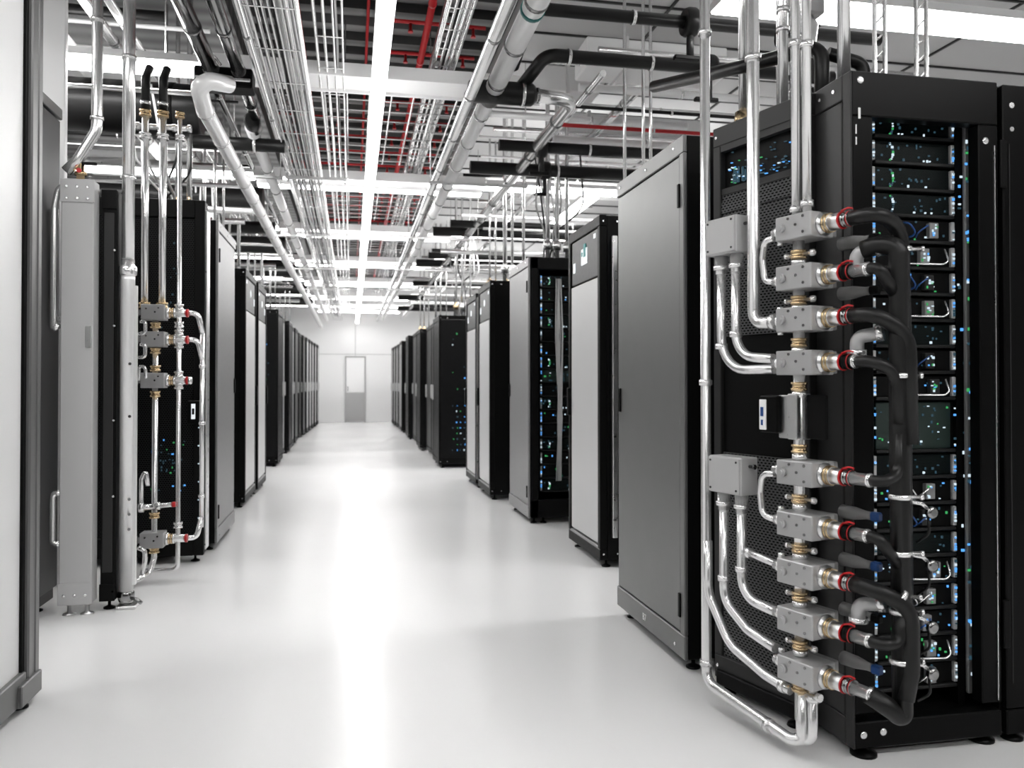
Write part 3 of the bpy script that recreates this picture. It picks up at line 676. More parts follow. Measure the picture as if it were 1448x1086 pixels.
NAMES = ['topmost grey valve block on the manifold, feeding the highest arched black hose', 'second grey valve block from the top of the manifold', 'third grey valve block from the top of the manifold, with a big arched hose',
         'fourth grey valve block, just above the black flow meter', 'fifth grey valve block, just below the black flow meter', 'sixth grey valve block, fourth from the bottom of the manifold',
         'seventh grey valve block, third from the bottom of the manifold', 'eighth grey valve block, next to lowest on the manifold', 'lowest grey valve block on the manifold, near the floor']
TAIL = [.006, .05, .006, .006, .055, .045, .006, .05, .055]     # extra silver hose tail
s0, s1, n0, n1, bh = -.195, -.05, .11, .212, .077
NEND = []
for i, z in enumerate(BZ):
    o = thing('valve_block', NAMES[i] if 'manifold' in NAMES[i] else NAMES[i] + ' on the manifold', 'valve', P(-.12, NM, z - bh / 2), 'grey valve blocks on the manifold')
    build('housing', MB().cbox(s0, s1, n0, n1, z - bh / 2, z + bh / 2, .003, P), 'cast', o)
    build('back_plate', MB().cbox(s0 + .01, s1 + .01, n0 - .028, n0, z - bh / 2 + .004, z + bh / 2 - .002, .003, P), 'midgrey', o)
    q = MB()
    for ds, dz in ((.06, .004), (.03, -.022), (.09, .027), (.03, .027)): q.rev(P(s0 + ds, n1, z + dz), NO, [(0, .0045), (.003, .0045)], 10)
    build('screw', q, 'dsteel', o)
    build('port', MB().rev(P(s1 - .03, n1, z), NO, [(0, .014), (.012, .014), (.012, .008), (.016, .008)], 16), 'cast', o)
    nn = .155
    build('flange', MB().rev(P(s0, nn, z), -E1, [(0, .037), (.006, .037), (.009, .031), (.012, .031)], 28), 'brushed', o)
    build('collar', MB().rev(P(s0 - .012, nn, z), -E1, [(0, .027), (.02, .027)], 28), 'brushed', o)
    for q in (.004, .016): build('brass_ring', ring(MB(), P(s0 - .012 - q, nn, z), E1, .027, .0045, .0035, 28), 'brass', o, 'thin brass ring')
    build('sleeve', MB().rev(P(s0 - .03, nn, z), -E1, [(0, .0255), (.044, .0255)], 28), 'brushed', o)
    e = s0 - .074
    build('red_ring', ring(MB(), P(e + .002, nn, z), E1, .0235, .0045, .0035, 28), 'red', o, 'bright red ring')
    build('hose_clamp', MB().rev(P(e, nn, z), -E1, [(0, .0235), (.012, .0235), (.012, .0215), (.024, .0215), (.024, .0235), (.03, .0235)], 24), 'dsteel' if i % 2 == 0 else 'blackgl', o)
    build('red_ring', ring(MB(), P(e - .026, nn, z), E1, .0215, .003, .0025, 28), 'red', o, 'thinner red ring')
    build('red_tab', MB().tube([P(e, nn + .01, z + .026), P(e - .02, nn + .005, z + .033), P(e - .035, nn, z + .029)], .003, 8, .01), 'red', o)
    build('hose_tail', MB().rev(P(e - .03, nn, z), -E1, [(0, .019), (TAIL[i], .019), (TAIL[i], .021), (TAIL[i] + .008, .021), (TAIL[i] + .008, .0175), (TAIL[i] + .012, .0175)], 22), 'steel', o)
    NEND.append(P(e - .03 - TAIL[i] + .005, nn, z))
    build('inlet', MB().rev(P(s1, .165, z), E1, [(0, .022), (.012, .022), (.012, .014), (.022, .014), (.022, .02), (.036, .02), (.036, .016), (.05, .016)], 18), 'steel', o)
    if i in (0, 2, 5, 6, 8):
        build('bleed_valve', MB().rev(P(s1 + .018, .17, z - .045), Z, [(0, .01), (.02, .01), (.02, .006), (.075, .006), (.075, .011), (.092, .011)], 12), 'steel', o)
# flow meter
fm = thing('flow_meter', 'black flow meter with white face plate in the middle of the manifold', 'flow meter', P(-.1, NM, 1.0))
zc = 1.089
build('body', MB().cbox(-.115, -.075, .12, .19, zc - .072, zc + .075, .004, P), 'brushed', fm)
build('bracket', MB().cbox(-.19, -.105, .13, .142, zc - .07, zc + .072, .003, P), 'black', fm)
build('mounting_plate', MB().cbox(-.078, -.03, .17, .18, zc - .07, zc + .07, .003, P), 'brushed', fm)
build('electronics_box', MB().cbox(-.045, .035, .13, .2, zc - .055, zc + .068, .005, P), 'blackgl', fm)
fp = build('face_plate', MB().cbox(.0, .03, .2, .206, zc - .045, zc + .055, .002, P), 'wgloss', fm, 'white face plate')
pieces('badge', MB().box(.01, .022, .206, .2075, zc - .0, zc + .03, P).box(.012, .02, .206, .2075, zc - .03, zc - .012, P), 'blue', fp)

# --- black hoses in front of the open rack
XH, YH = 1.58, 2.115
hd = -E1
def hose(label, pts, r=.0185, bend=.09, clamps=(), n=18):
    o = build('coolant_hose', MB().tube(pts, r, n, bend, 10), 'rubber', None, label, 'hose', 'black coolant hoses')
    for p, d in clamps: build('hose_clamp', ring(MB(), p, d, r, .014, .004).rev(V(p) + V((r, -.01, 0)), (1, -.4, 0), [(0, .006), (.025, .006), (.025, .009), (.034, .009)], 10), 'steel', o)
    return o
def out(i, L): return NEND[i] + hd * L
h1 = hose('highest black hose arching over from the topmost valve block', [NEND[0], out(0, .09), V((XH + .035, YH + .035, BZ[0] - .03)), V((XH + .045, YH + .04, 1.35)), V((XH + .045, YH + .04, .30))], .0225, .1, [((XH + .045, YH + .04, 1.60), Z)])
h2 = hose('thick black hose from the silver elbow near the second valve block, running straight down', [V((1.515, 2.19, 1.60)), V((1.545, 2.15, 1.612)), V((XH, YH, 1.60)), V((XH, YH, 1.0)), V((XH + .005, YH, .215)), V((XH - .03, YH - .0, .245)), NEND[8]], .0285, .09,
          [((XH, YH, z), Z) for z in (1.22, .865, .70, .53, .385)])
h3 = hose('thin black hose from the second valve block joining the thick hose', [NEND[1], out(1, .05), V((XH - .012, YH + .0, 1.46))], .0175, .06)
h4 = hose('black hose arching from the third valve block down beside the thick hose', [NEND[2], out(2, .08), V((XH + .02, YH - .015, BZ[2] - .06)), V((XH + .022, YH - .02, 1.02))], .022, .09)
h5 = hose('black hose from the fourth valve block turning down above the flow meter', [NEND[3], out(3, .08), V((XH - .012, YH - .01, BZ[3] - .04)), V((XH - .01, YH - .01, 1.08))], .0175, .08)
h6 = hose('black hose from the fifth valve block turning up into the thick hose', [NEND[4], out(4, .06), V((XH - .01, YH - .01, BZ[4] + .02)), V((XH - .008, YH - .01, 1.05))], .0165, .06)
h7 = hose('short black hose from the sixth valve block sloping into the thick hose', [NEND[5], out(5, .05), V((XH - .006, YH - .005, .66))], .0175, .06)
h8 = hose('black hose bending from the seventh valve block down into the lowest bend', [NEND[6], out(6, .08), V((XH + .015, YH - .025, BZ[6] - .05)), V((XH + .015, YH - .025, .36)), V((XH + .0, YH - .02, .28))], .024, .1, [(V((XH - .01, YH - .01, BZ[6] - .02)), (1, -.3, -.8))])
h9 = hose('short black hose from the eighth valve block curling upward', [NEND[7], out(7, .055), V((XH - .01, YH - .015, .44)), V((XH - .008, YH - .015, .52))], .0175, .05)
for z, s, w in ((1.585, 1, 'at the top of the thick black hose'), (1.33, 1, 'beside the third hose arch'), (.525, 1, 'beside the seventh valve hose')):
    pts = [V((1.50, 2.2, z - .035)), V((1.50, 2.2, z + .008)), V((1.552, 2.15, z + .018))]
    o = build('elbow_fitting', MB().tube(pts, .0205, 16, .03), 'cast', None, 'grey hose elbow ' + w, 'pipe elbow', 'grey hose elbows')
    build('collar', MB().rev(pts[0] - V((0, 0, .012)), Z, [(0, .0225), (0, .028), (.016, .028), (.016, .0225)], 16), 'steel', o)
    build('collar', ring(MB(), pts[2] - V((.006, -.006, 0)), (1, -1, .2), .0225, .02, .003), 'steel', o)
for i in (0, 1, 5, 6, 7, 8):
    z = BZ[i] - .005 + (.045 if i in (5, 6) else -.045 if i < 2 else .04)
    o = thing('quick_coupler', 'grey cone coupler with dark cap behind the %s valve block' % ORD[i], 'coupler', P(-.2, .045, z), 'cone couplers on the rack side')
    build('cone', MB().rev(P(-.17, .045, z), -E1, [(0, .022), (.05, .02), (.09, .013), (.11, .013)], 18), 'midgrey', o)
    build('cap', MB().cbox(-.31, -.278, .032, .058, z - .014, z + .014, .005, P), 'blue' if i in (5, 6, 8) else 'black', o)
# slim wiring loops with round knobs right of the thick hose
for z in (.855, .70, .52, .385):
    o = thing('hose_clamp_knob', 'round metal knob on the thick hose, %s' % {.855: 'level with the sixth valve block', .70: 'level with the seventh valve block', .52: 'level with the eighth valve block', .385: 'level with the lowest valve block'}[z], 'clamp knob', (XH + .07, YH, z), 'knobs along the thick hose')
    build('knob', MB().rev((XH + .085, YH - .02, z - .035), (0, -1, 0), [(0, .018), (.012, .018), (.016, .01)], 18), 'dsteel', o)
    build('stem', MB().tube([(XH + .028, YH - .01, z - .005), (XH + .06, YH - .015, z - .01), (XH + .085, YH - .015, z - .03)], .006, 8, .02), 'steel', o)
    build('wire', MB().tube([(XH + .085, YH - .01, z - .05), (XH + .09, YH - .01, z - .1), (XH + .07, YH + .02, z - .13)], .004, 8, .03), 'rubber', o)

# --- steel risers and junction boxes left of the manifold
G = 'polished steel pipes around the manifold'
def spipe(label, pts, r, bend=.12, cp=(), name='steel_pipe'):
    return pipe(name, label, pts, r, 'steel', bend, cp, 'steel', 'pipe', G, 18)
spipe('tall steel riser beside the big grey cabinet, running along the floor to the manifold foot', [P(.34, NM, 4.1), P(.34, NM, .10), P(SM + .02, NM + .02, .052), P(SM - .005, NM, .06), P(SM - .005, NM, .235)], .0185, .05,
      [(P(.34, NM, 2.5), Z), (P(.34, NM, 1.2), Z), (P(.34, NM, .17), Z), (P(.02, NM + .016, .06), E1)])
spipe('short steel leg curving under the manifold foot', [P(SM - .04, NM - .01, .235), P(SM - .04, NM - .01, .06), P(SM + .03, NM - .01, .05)], .0155, .05, [(P(SM - .04, NM - .01, .2), Z)])
spipe('steel riser curving into the third valve block', [P(.097, NM, 4.1), P(.097, NM, BZ[2] - .0), P(.0, .165, BZ[2])], .0215, .13, [(P(.097, NM, 2.32), Z), (P(.0, .165, BZ[2]), E1)])
spipe('steel pipe dropping from above into the topmost valve block, on the inner side', [P(-.09, NM, 4.1), P(-.09, NM, BZ[0] + .035)], .0145, .1, [(P(-.09, NM, 2.3), Z), (P(-.09, NM, 1.76), Z)])
spipe('steel pipe dropping from above into the topmost valve block, on the camera side', [P(-.135, NM, 4.1), P(-.135, NM, BZ[0] + .035)], .0145, .1, [(P(-.135, NM, 2.28), Z), (P(-.135, NM, 1.77), Z)])
spipe('steel riser behind the perforated door, beside the big grey cabinet', [(1.70, 2.97, 2.2), (1.70, 2.97, 2.9), (1.70, 3.1, 3.05)], .02, .1, [((1.70, 2.97, 2.62), Z), ((1.70, 2.97, 2.7), Z)])
spipe('steel riser behind the perforated door, second from the big grey cabinet', [(1.79, 2.97, 2.2), (1.79, 2.97, 2.88), (1.79, 3.1, 3.0)], .02, .1, [((1.79, 2.97, 2.6), Z)])
spipe('thick steel riser behind the black frame top of the hose-fed rack', [(1.66, 2.5, 2.2), (1.66, 2.5, 4.1)], .0215, .1)
def jbox(label, z0, z1, sa, sb, na, nb):
    o = thing('junction_box', label, 'junction box', P((sa + sb) / 2, (na + nb) / 2, z0), 'grey junction boxes by the manifold')
    build('box', MB().cbox(sa, sb, na, nb, z0, z1, .004, P), 'pale', o)
    build('cover', MB().cbox(sa + .004, sb - .004, nb, nb + .006, z0 + .004, z1 - .004, .002, P), 'pale', o)
    q = MB()
    for s in (sa + .016, sb - .016):
        for z in (z0 + .016, z1 - .016): q.rev(P(s, nb + .006, z), NO, [(0, .004), (.003, .004)], 8)
    q.rev(P(sa, (na + nb) / 2, z1 - .03), -E1, [(0, .006), (.02, .006), (.02, .009), (.026, .009)], 10)
    build('screw', q, 'dsteel', o)
    for s in (sa + .038, sb - .034):
        build('gland', MB().rev(P(s, (na + nb) / 2, z0), (0, 0, -1), [(0, .024), (.035, .024), (.035, .028), (.05, .028), (.05, .021), (.065, .021)], 18), 'steel', o)
    return sa + .038, sb - .034
a, b2 = jbox('upper pale grey junction box with two steel pipes below it', 1.655, 1.785, .14, .29, .12, .2)
spipe('steel pipe from the upper junction box, outer one, curving to the fourth block', [P(b2, NM, 1.6), P(b2, NM, BZ[3] - .02), P(.0, .165, BZ[3] - .018)], .0165, .13, [(P(b2, NM, 1.33), Z)])
spipe('steel pipe from the upper junction box, inner one, curving to the fourth block', [P(a, NM + .005, 1.6), P(a, NM + .005, BZ[3] + .03), P(.0, .17, BZ[3] + .016)], .0165, .12, [(P(a, NM + .005, 1.37), Z)])
a, b2 = jbox('lower pale grey junction box with two steel pipes below it', .81, .94, .12, .28, .12, .2)
spipe('steel pipe from the lower junction box curving to the lowest valve block', [P(b2, NM, .76), P(b2, NM, .42), P(.13, NM, .345), P(.0, .165, BZ[8] + .035)], .0175, .09, [(P(b2, NM, .5), Z)])
spipe('steel pipe from the lower junction box curving to the eighth valve block', [P(a, NM, .76), P(a, NM, BZ[7] + .01), P(.0, .165, BZ[7])], .0175, .12, [(P(a, NM, .55), Z)])
spipe('short horizontal steel branch into the seventh valve block', [P(a, NM, BZ[6] + .02), P(.0, .165, BZ[6] + .005)], .013, .05, [(P(a - .035, NM, BZ[6] + .016), E1)])
spipe('steel branch leaving the tall riser and sweeping down to the manifold foot', [P(.325, NM + .005, .62), P(.325, NM + .005, .43), P(.22, NM, .27), P(.05, NM, .215), P(-.06, NM, .2)], .0165, .12, [(P(-.03, NM, .205), E1)])
for i, j, d in ((0, 1, .035), (4, 5, .05)):
    spipe('C-shaped steel jumper between the %s and %s valve blocks' % (ORD[i], ORD[j]), [P(-.005, .17, BZ[i] - .015), P(d, .17, BZ[i] - .02), P(d + .01, .17, (BZ[i] + BZ[j]) / 2), P(d, .17, BZ[j] + .005), P(-.005, .17, BZ[j])], .0115, .045, name='jumper_tube')

exec_ceiling = True
# ------------------------------------------------------------------ overhead pipework (lengthwise)
def ypipe(label, x, z, r, y0, y1, m, cstep=1.3, cm='dsteel', name='ceiling_pipe', group='lengthwise ceiling pipes', n=16):
    cp = []; y = y0 + .35
    while y < min(y1, 15): cp.append(((x, y, z), (0, 1, 0))); y += cstep
    o = pipe(name, label, [(x, y0, z), (x, y1, z)], r, m, .1, (), 'steel', 'pipe', group, n)
    for p, d in cp: build('coupling', ring(MB(), p, d, r, .03, .004), cm, o)
    return o
ypipe('thick white insulated pipe on the grey cabinet side, camera side of the black tee', .9, 3.1, .06, 3.0, 5.12, 'white', .55)
ypipe('thick white insulated pipe on the grey cabinet side, beyond the black tee', .9, 3.1, .05, 5.3, 24.4, 'white', .7)
build('teal_band', ring(MB(), (.9, 4.0, 3.1), (0, 1, 0), .06, .03, .004), 'teal', None, 'teal colour band around the thick white pipe', 'pipe band')
ypipe('slimmer pale steel pipe alongside the thick white pipe', .745, 3.05, .036, 3.0, 24.4, 'steel', .9)
tee = thing('pipe_tee', 'black insulated pipe tee hanging under the white beam', 'pipe fitting', (.95, 5.2, 3.05))
build('body', MB().rev((.74, 5.2, 3.1), (1, 0, 0), [(0, .06), (.02, .075), (.42, .075), (.44, .06)], 20), 'rubber', tee)
build('branch', MB().rev((.9, 5.1, 3.1), (0, 1, 0), [(0, .068), (.22, .068)], 18), 'rubber', tee)
build('clamp', ring(MB(), (1.1, 5.2, 3.1), (1, 0, 0), .076, .02, .004), 'steel', tee)
pipe('ceiling_pipe', 'steel ceiling pipe leaving the black tee and turning along the aisle', [(1.16, 5.2, 3.1), (1.46, 5.25, 3.1), (1.46, 24.3, 3.1)], .045, 'steel', .13, [((1.2, 5.205, 3.1), (1, 0, 0))] + [((1.46, 5.7 + k * .9, 3.1), (0, 1, 0)) for k in range(9)], 'dsteel', 'pipe', 'lengthwise ceiling pipes', 18)
ypipe('dark chrome pipe overhead, outer of two, ending at the black saddle', -.84, 3.1, .045, 3.0, 5.15, 'dsteel', .6)
ypipe('dark chrome pipe overhead, inner of two, running to the black saddle', -.68, 3.1, .04, 3.0, 6.0, 'dsteel', .6)
wp2 = ypipe('white insulated pipe in line with the inner dark chrome pipe', -.72, 3.05, .045, 6.1, 24.3, 'white', .8)
build('end_sleeve', MB().rev((-.7, 5.98, 3.07), (-.03, 1, 0), [(0, .048), (.01, .058), (.2, .058), (.21, .046)], 18), 'rubber', wp2, 'black end sleeve')
sd = thing('pipe_saddle', 'black pipe saddle block clamping the two dark chrome pipes', 'pipe support', (-.76, 5.2, 3.02))
build('block', MB().cbox(-.94, -.6, 5.14, 5.3, 3.0, 3.12, .01), 'black', sd)
build('strap', MB().cbox(-.93, -.61, 5.12, 5.14, 3.03, 3.05, .004).tube([(-.9, 5.12, 3.12), (-.84, 5.12, 3.2), (-.78, 5.12, 3.12)], .008, 8, .05), 'steel', sd)
pipe('ceiling_pipe', 'white jacketed pipe starting with an elbow below the black saddle', [(-.72, 5.05, 2.98), (-.87, 4.85, 2.93), (-.88, 5.15, 2.86), (-.88, 24.2, 2.84)], .05, 'white', .12, [((-.88, 5.2 + k * .6, 2.86), (0, 1, 0)) for k in range(16)], 'steel', 'pipe', 'lengthwise ceiling pipes', 18)
ypipe('thin pale conduit between the insulated pipes and the wire trays', -.6, 3.2, .02, 3, 24, 'steel', 1.5)
ypipe('thin dark conduit above the insulated pipes, steel upright side', -.98, 3.35, .025, 3, 24, 'dsteel', 1.5)
ypipe('pale steel conduit high over the steel upright row', -1.5, 3.6, .03, 3, 24, 'steel', 1.2)
ypipe('white pipe high over the steel upright row, outermost', -1.95, 3.55, .055, 3, 24, 'white', 1.)
ypipe('steel pipe high over the steel upright row, between white pipe and conduit', -1.72, 3.7, .04, 3, 24, 'steel', 1.)
ypipe('pale conduit over the manifold row, next to the pipe from the tee', 1.75, 3.4, .025, 5.5, 24, 'steel', 1.2)
ypipe('steel pipe over the manifold row, outermost lengthwise pipe there', 2.2, 3.5, .035, 6, 24, 'steel', 1.)
ypipe('red sprinkler main along the dark ceiling deck', .58, 4.0, .028, 4.5, 24, 'redpipe', 1.1, 'redpipe', 'sprinkler_pipe', 'red sprinkler pipes')
ypipe('thin red sprinkler line just beside the long light', .12, 4.1, .012, 4.5, 24, 'redpipe', 9, 'redpipe', 'sprinkler_pipe', 'red sprinkler pipes', 8)
ypipe('thin red sprinkler line on the wire tray side of the deck', -.42, 4.15, .012, 4.5, 24, 'redpipe', 9, 'redpipe', 'sprinkler_pipe', 'red sprinkler pipes', 8)
y = 6.4; k = 0
while y < 16:
    o = pipe('sprinkler_branch', '%s red sprinkler branch from the camera, crossing the dark deck' % ORD[k], [(-.85 if y > 8.4 else .28, y, 4.05), (1.05, y, 4.05)], .016, 'redpipe', .1, (), 'redpipe', 'pipe', 'red sprinkler branches', 8)
    m = MB()
    for x in ((-.6, -.15, .45, .95) if y > 8.4 else (.45, .95)): m.rev((x, y, 4.04), (0, 0, -1), [(0, .012), (.06, .012), (.06, .02), (.075, .02)], 8)
    pieces('sprinkler_head', m, 'redpipe', o)
    y += .62; k += 1
# wire trays
def basket(label, x0, x1, z, hgt, y0, y1, nw, fill, step=.22):
    o = thing('wire_tray', label, 'cable tray', ((x0 + x1) / 2, (y0 + y1) / 2, z), 'lengthwise wire trays')
    m = MB()
    for k in range(nw):
        x = x0 + (x1 - x0) * k / (nw - 1); m.tube([(x, y0, z), (x, y1, z)], .0065, 6)
    for x in (x0, x1):
        for h in (.5, 1): m.tube([(x, y0, z + hgt * h), (x, y1, z + hgt * h)], .0065, 6)
    build('long_mesh', m, 'steel', o)
    m = MB(); y = y0
    while y < min(y1, 17): m.tube([(x0, y, z + hgt), (x0, y, z - .006), (x1, y, z - .006), (x1, y, z + hgt)], .005, 5, .01, 2); y += step
    pieces('cross_wire', m, 'steel', o)
    if fill:
        m = MB()
        for k in range(fill):
            x = x0 + .025 + (x1 - x0 - .05) * R.random(); zz = z + .014 + R.random() * .03; pts = []
            y = y0
            while y < y1: pts.append((x + R.uniform(-.012, .012), y, zz + R.uniform(0, .01))); y += 2.2
            m.mat(k % 3); m.tube(pts, .009, 6, .3, 3)
        build('cables', m, ['white', 'pale', 'dark'], o, 'white and dark cables in the tray', kind='stuff')
    return o
basket('wide wire tray full of pale cables running down the ceiling', -.52, -.27, 3.0, .09, 3.0, 24, 9, 12, .5)
basket('narrow wire tray higher up, between wide tray and long light', -.22, -.06, 3.3, .07, 3.0, 24, 4, 3, .5)
basket('wire tray over the aisle between long light and steel pipes', .57, .71, 3.45, .08, 3.0, 24, 5, 4, .3)
# ladder tray
def ladder(label, x0, x1, z, y0, y1):
    o = thing('ladder_tray', label, 'cable tray', ((x0 + x1) / 2, (y0 + y1) / 2, z))
    build('rail', MB().cbox(x0, x0 + .012, y0, y1, z, z + .07, .002), 'brushed', o); build('rail', MB().cbox(x1 - .012, x1, y0, y1, z, z + .07, .002), 'brushed', o)
    m = MB(); y = y0
    while y < 16: m.box(x0, x1, y, y + .025, z, z + .015); y += .25
    build('rung_lattice', m, 'brushed', o)
ladder('ladder tray with flat rungs high above the steel pipes', .62, .82, 3.75, 3, 24)
# wire mesh ceiling sheets between the beams
for i, y in enumerate(ROWS[:5]):
    m = MB(); z = 3.42; y1 = y + 2.55
    x = -.55
    while x < 1.06: m.tube([(x, y + .2, z), (x, y1, z)], .008, 5); x += .17
    yy = y + .22
    while yy < y1: m.tube([(-.6, yy, z + .01), (1.08, yy, z + .01)], .008, 5); yy += .25
    build('wire_mesh_sheet', m, 'steel', None, 'wire grid sheet under the deck, just beyond the %s white cross beam' % ORD[i], 'wire mesh', 'wire grid sheets')
# crosswise black pipes and ducts
def xpipe(label, x0, x1, y, z, r, m, name='ceiling_pipe', group='crosswise black pipes', cps=2, cm='steel'):
    cp = [((x0 + (x1 - x0) * (k + 1) / (cps + 1), y, z), (1, 0, 0)) for k in range(cps)]
    return pipe(name, label, [(x0, y, z), (x1, y, z)], r, m, .1, cp, cm, 'pipe', group, 16)
dd = build('duct', MB().rev((-5, 6.35, 3.22), (1, 0, 0), [(0, .19), (3.88, .19), (3.9, .17)], 28), 'rubber', None, 'fat black round duct crossing above the thin pipes by the steel post', 'duct')
for x in (-1.3, -2.2, -3.1): build('band', ring(MB(), (x, 6.35, 3.22), (1, 0, 0), .19, .05, .006, 28), 'black', dd)
for i, (y, z, r) in enumerate([(9.2, 3.2, .13), (10.6, 3.15, .08), (12.2, 3.2, .12), (13.4, 3.1, .07), (15.0, 3.2, .12), (17.9, 3.2, .12), (20.6, 3.2, .1)]):
    xpipe('black crosswise duct over the steel upright row, %s beyond the fat black duct' % ORD[i], -5, -.95, y, z, r, 'rubber')
xpipe('short black crosswise channel under the white pipe elbow', -1.15, -.5, 6.3, 2.98, .05, 'rubber')
pipe('ceiling_pipe', 'topmost black crosswise pipe near the camera, ending in an elbow toward the tee', [(3.2, 4.45, 3.32), (1.02, 4.45, 3.32), (1.0, 4.45, 3.32), (1.0, 5.0, 3.2)], .036, 'rubber', .08, [((1.6, 4.45, 3.32), (1, 0, 0))], 'steel', 'pipe', 'crosswise black pipes')
pipe('ceiling_pipe', 'black crosswise pipe bending down into the black tee', [(3.2, 4.95, 3.27), (1.2, 4.95, 3.27), (1.1, 5.2, 3.16)], .042, 'rubber', .1, [((1.35, 4.95, 3.27), (1, 0, 0)), ((1.9, 4.95, 3.27), (1, 0, 0))], 'steel', 'pipe', 'crosswise black pipes')
for i, (y, z, r) in enumerate([(6.35, 3.1, .045), (7.05, 3.1, .055), (9.6, 3.1, .045), (10.4, 3.15, .06), (12.4, 3.15, .05), (13.2, 3.15, .06), (15.6, 3.1, .06), (18.2, 3.1, .06), (20.9, 3.1, .06)]):
    xpipe('black crosswise pipe over the manifold row, %s beyond the black tee' % ORD[i], 1.02 if i % 2 else 1.15, 3.4, y, z, r, 'rubber')
# thin crosswise conduits
y = 6.1; k = 0
while y < 20 and k < 38:
    z = R.choice([2.95, 3.05, 3.2, 3.42, 3.55, 3.7]); r = R.choice([.012, .016, .022, .03])
    xpipe('%s crosswise conduit from the camera over the manifold row' % ORD[k], R.uniform(1.1, 1.7), R.uniform(3, 4.5), y, z, r, R.choice(['steel', 'white', 'brushed', 'white', 'rubber']), 'conduit', 'crosswise conduits over the manifold row', 1)
    y += R.uniform(.22, .48); k += 1
y = 5.3; k = 0
while y < 20 and k < 38:
    z = R.choice([3.0, 3.1, 3.45, 3.55, 3.7, 3.8]); r = R.choice([.012, .016, .022, .035])
    if abs(y - 6.35) < .3: z = 3.75
    xpipe('%s crosswise conduit from the camera over the steel upright row' % ORD[k], R.uniform(-4.5, -3), R.uniform(-1.3, -.9), y, z, r, R.choice(['steel', 'white', 'brushed', 'white', 'rubber']), 'conduit', 'crosswise conduits over the steel upright row', 1)
    y += R.uniform(.22, .48); k += 1
for i, (y, z, r, mm) in enumerate([(5.45, 3.55, .02, 'steel'), (5.95, 3.46, .03, 'white'), (6.15, 3.38, .014, 'rubber'), (6.55, 3.36, .016, 'redpipe'), (6.75, 3.3, .03, 'white'), (7.3, 3.34, .022, 'steel'), (7.55, 3.26, .016, 'redpipe'), (7.85, 3.36, .035, 'white')]):
    xpipe('%s conduit, %s in the low bundle above the display rack' % ({'steel': 'steel', 'white': 'white', 'rubber': 'black', 'redpipe': 'red'}[mm], ORD[i]), 1.7, 4.2, y, z, r, mm, 'conduit', 'low conduit bundle over the display rack', 2)
for x, y, z, w in ((1.95, 4.45, 3.32, 'topmost black pipe'), (2.3, 4.95, 3.27, 'black pipe that bends into the tee'), (1.5, 6.35, 3.1, 'first thin black pipe past the tee'), (1.7, 7.05, 3.1, 'second thin black pipe past the tee')):
    o = thing('valve', 'black butterfly valve on the ' + w, 'valve', (x, y, z - .1), 'black butterfly valves')
    build('body', MB().rev((x - .04, y, z), (1, 0, 0), [(0, .075), (.02, .085), (.06, .085), (.08, .075)], 18), 'rubber', o)
    build('neck', MB().cyl((x, y, z - .2), (x, y, z - .06), .022, 10), 'dark', o)
    build('lever', MB().cbox(x - .1, x + .06, y - .02, y + .02, z - .225, z - .2, .004), 'black', o)
# white boxed ducts over the manifold row
for i, (x0, x1, y0, y1, z) in enumerate([(1.75, 2.9, 5.9, 6.25, 3.62), (1.9, 3.4, 7.4, 7.9, 3.55), (1.5, 2.1, 6.7, 7.0, 3.7), (1.8, 3.6, 9.7, 10.2, 3.6), (1.6, 3.2, 12.6, 13.1, 3.6)]):
    o = build('duct', MB().cbox(x0, x1, y0, y1, z, z + .22, .01), 'wpaint', None, 'boxy white duct over the manifold row, %s from the camera' % ORD[i], 'duct', 'boxy white ducts')
    build('flange', MB().cbox(x0 + .3, x0 + .33, y0 - .02, y1 + .02, z - .02, z + .24, .004), 'brushed', o)
for i, (x0, x1, y0, y1, z) in enumerate([(-2.2, -1.35, 6.9, 7.4, 3.6), (-3.2, -1.8, 4.9, 5.2, 3.62), (-3.0, -1.4, 9.9, 10.3, 3.65)]):
    o = build('duct', MB().cbox(x0, x1, y0, y1, z, z + .2, .01), 'wpaint', None, 'boxy white duct over the steel upright row, %s from the camera' % ORD[i], 'duct', 'boxy white ducts')
    build('flange', MB().cbox(x1 - .33, x1 - .3, y0 - .02, y1 + .02, z - .02, z + .22, .004), 'brushed', o)
# black vertical insulated pipes above the hose rack
pipe('insulated_riser', 'fat black insulated pipe standing behind the perforated door', [(2.05, 3.4, 2.23), (2.05, 3.4, 2.68)], .062, 'rubber', .1, [((2.05, 3.4, 2.55), Z)], 'steel', 'pipe', 'black insulated risers')
pipe('insulated_riser', 'black insulated pipe with an elbow rising behind the hose-fed rack', [(1.86, 2.95, 2.2), (1.86, 2.95, 2.56), (1.7, 3.3, 2.6), (1.55, 4.0, 2.75)], .03, 'rubber', .07, (), 'steel', 'pipe', 'black insulated risers')
pipe('insulated_riser', 'black insulated pipe with short elbow beside the thick steel riser', [(2.05, 2.95, 2.2), (2.05, 2.95, 2.5), (1.9, 2.97, 2.54)], .026, 'rubber', .05, (), 'steel', 'pipe', 'black insulated risers')
va = thing('valve', 'pale motor valve above the perforated door, under the ceiling light', 'valve', (2.1, 3.6, 2.7))
build('body', MB().rev((2.12, 3.5, 2.7), Z, [(0, .1), (.03, .11), (.05, .07), (.12, .05), (.2, .06), (.24, .04)], 20), 'brushed', va)
build('actuator', MB().cbox(2.05, 2.19, 3.44, 3.56, 2.94, 3.06, .01), 'pale', va)
build('handwheel', MB().rev((2.0, 3.5, 2.84), (-1, 0, 0), [(0, .05), (.015, .05)], 18), 'black', va)
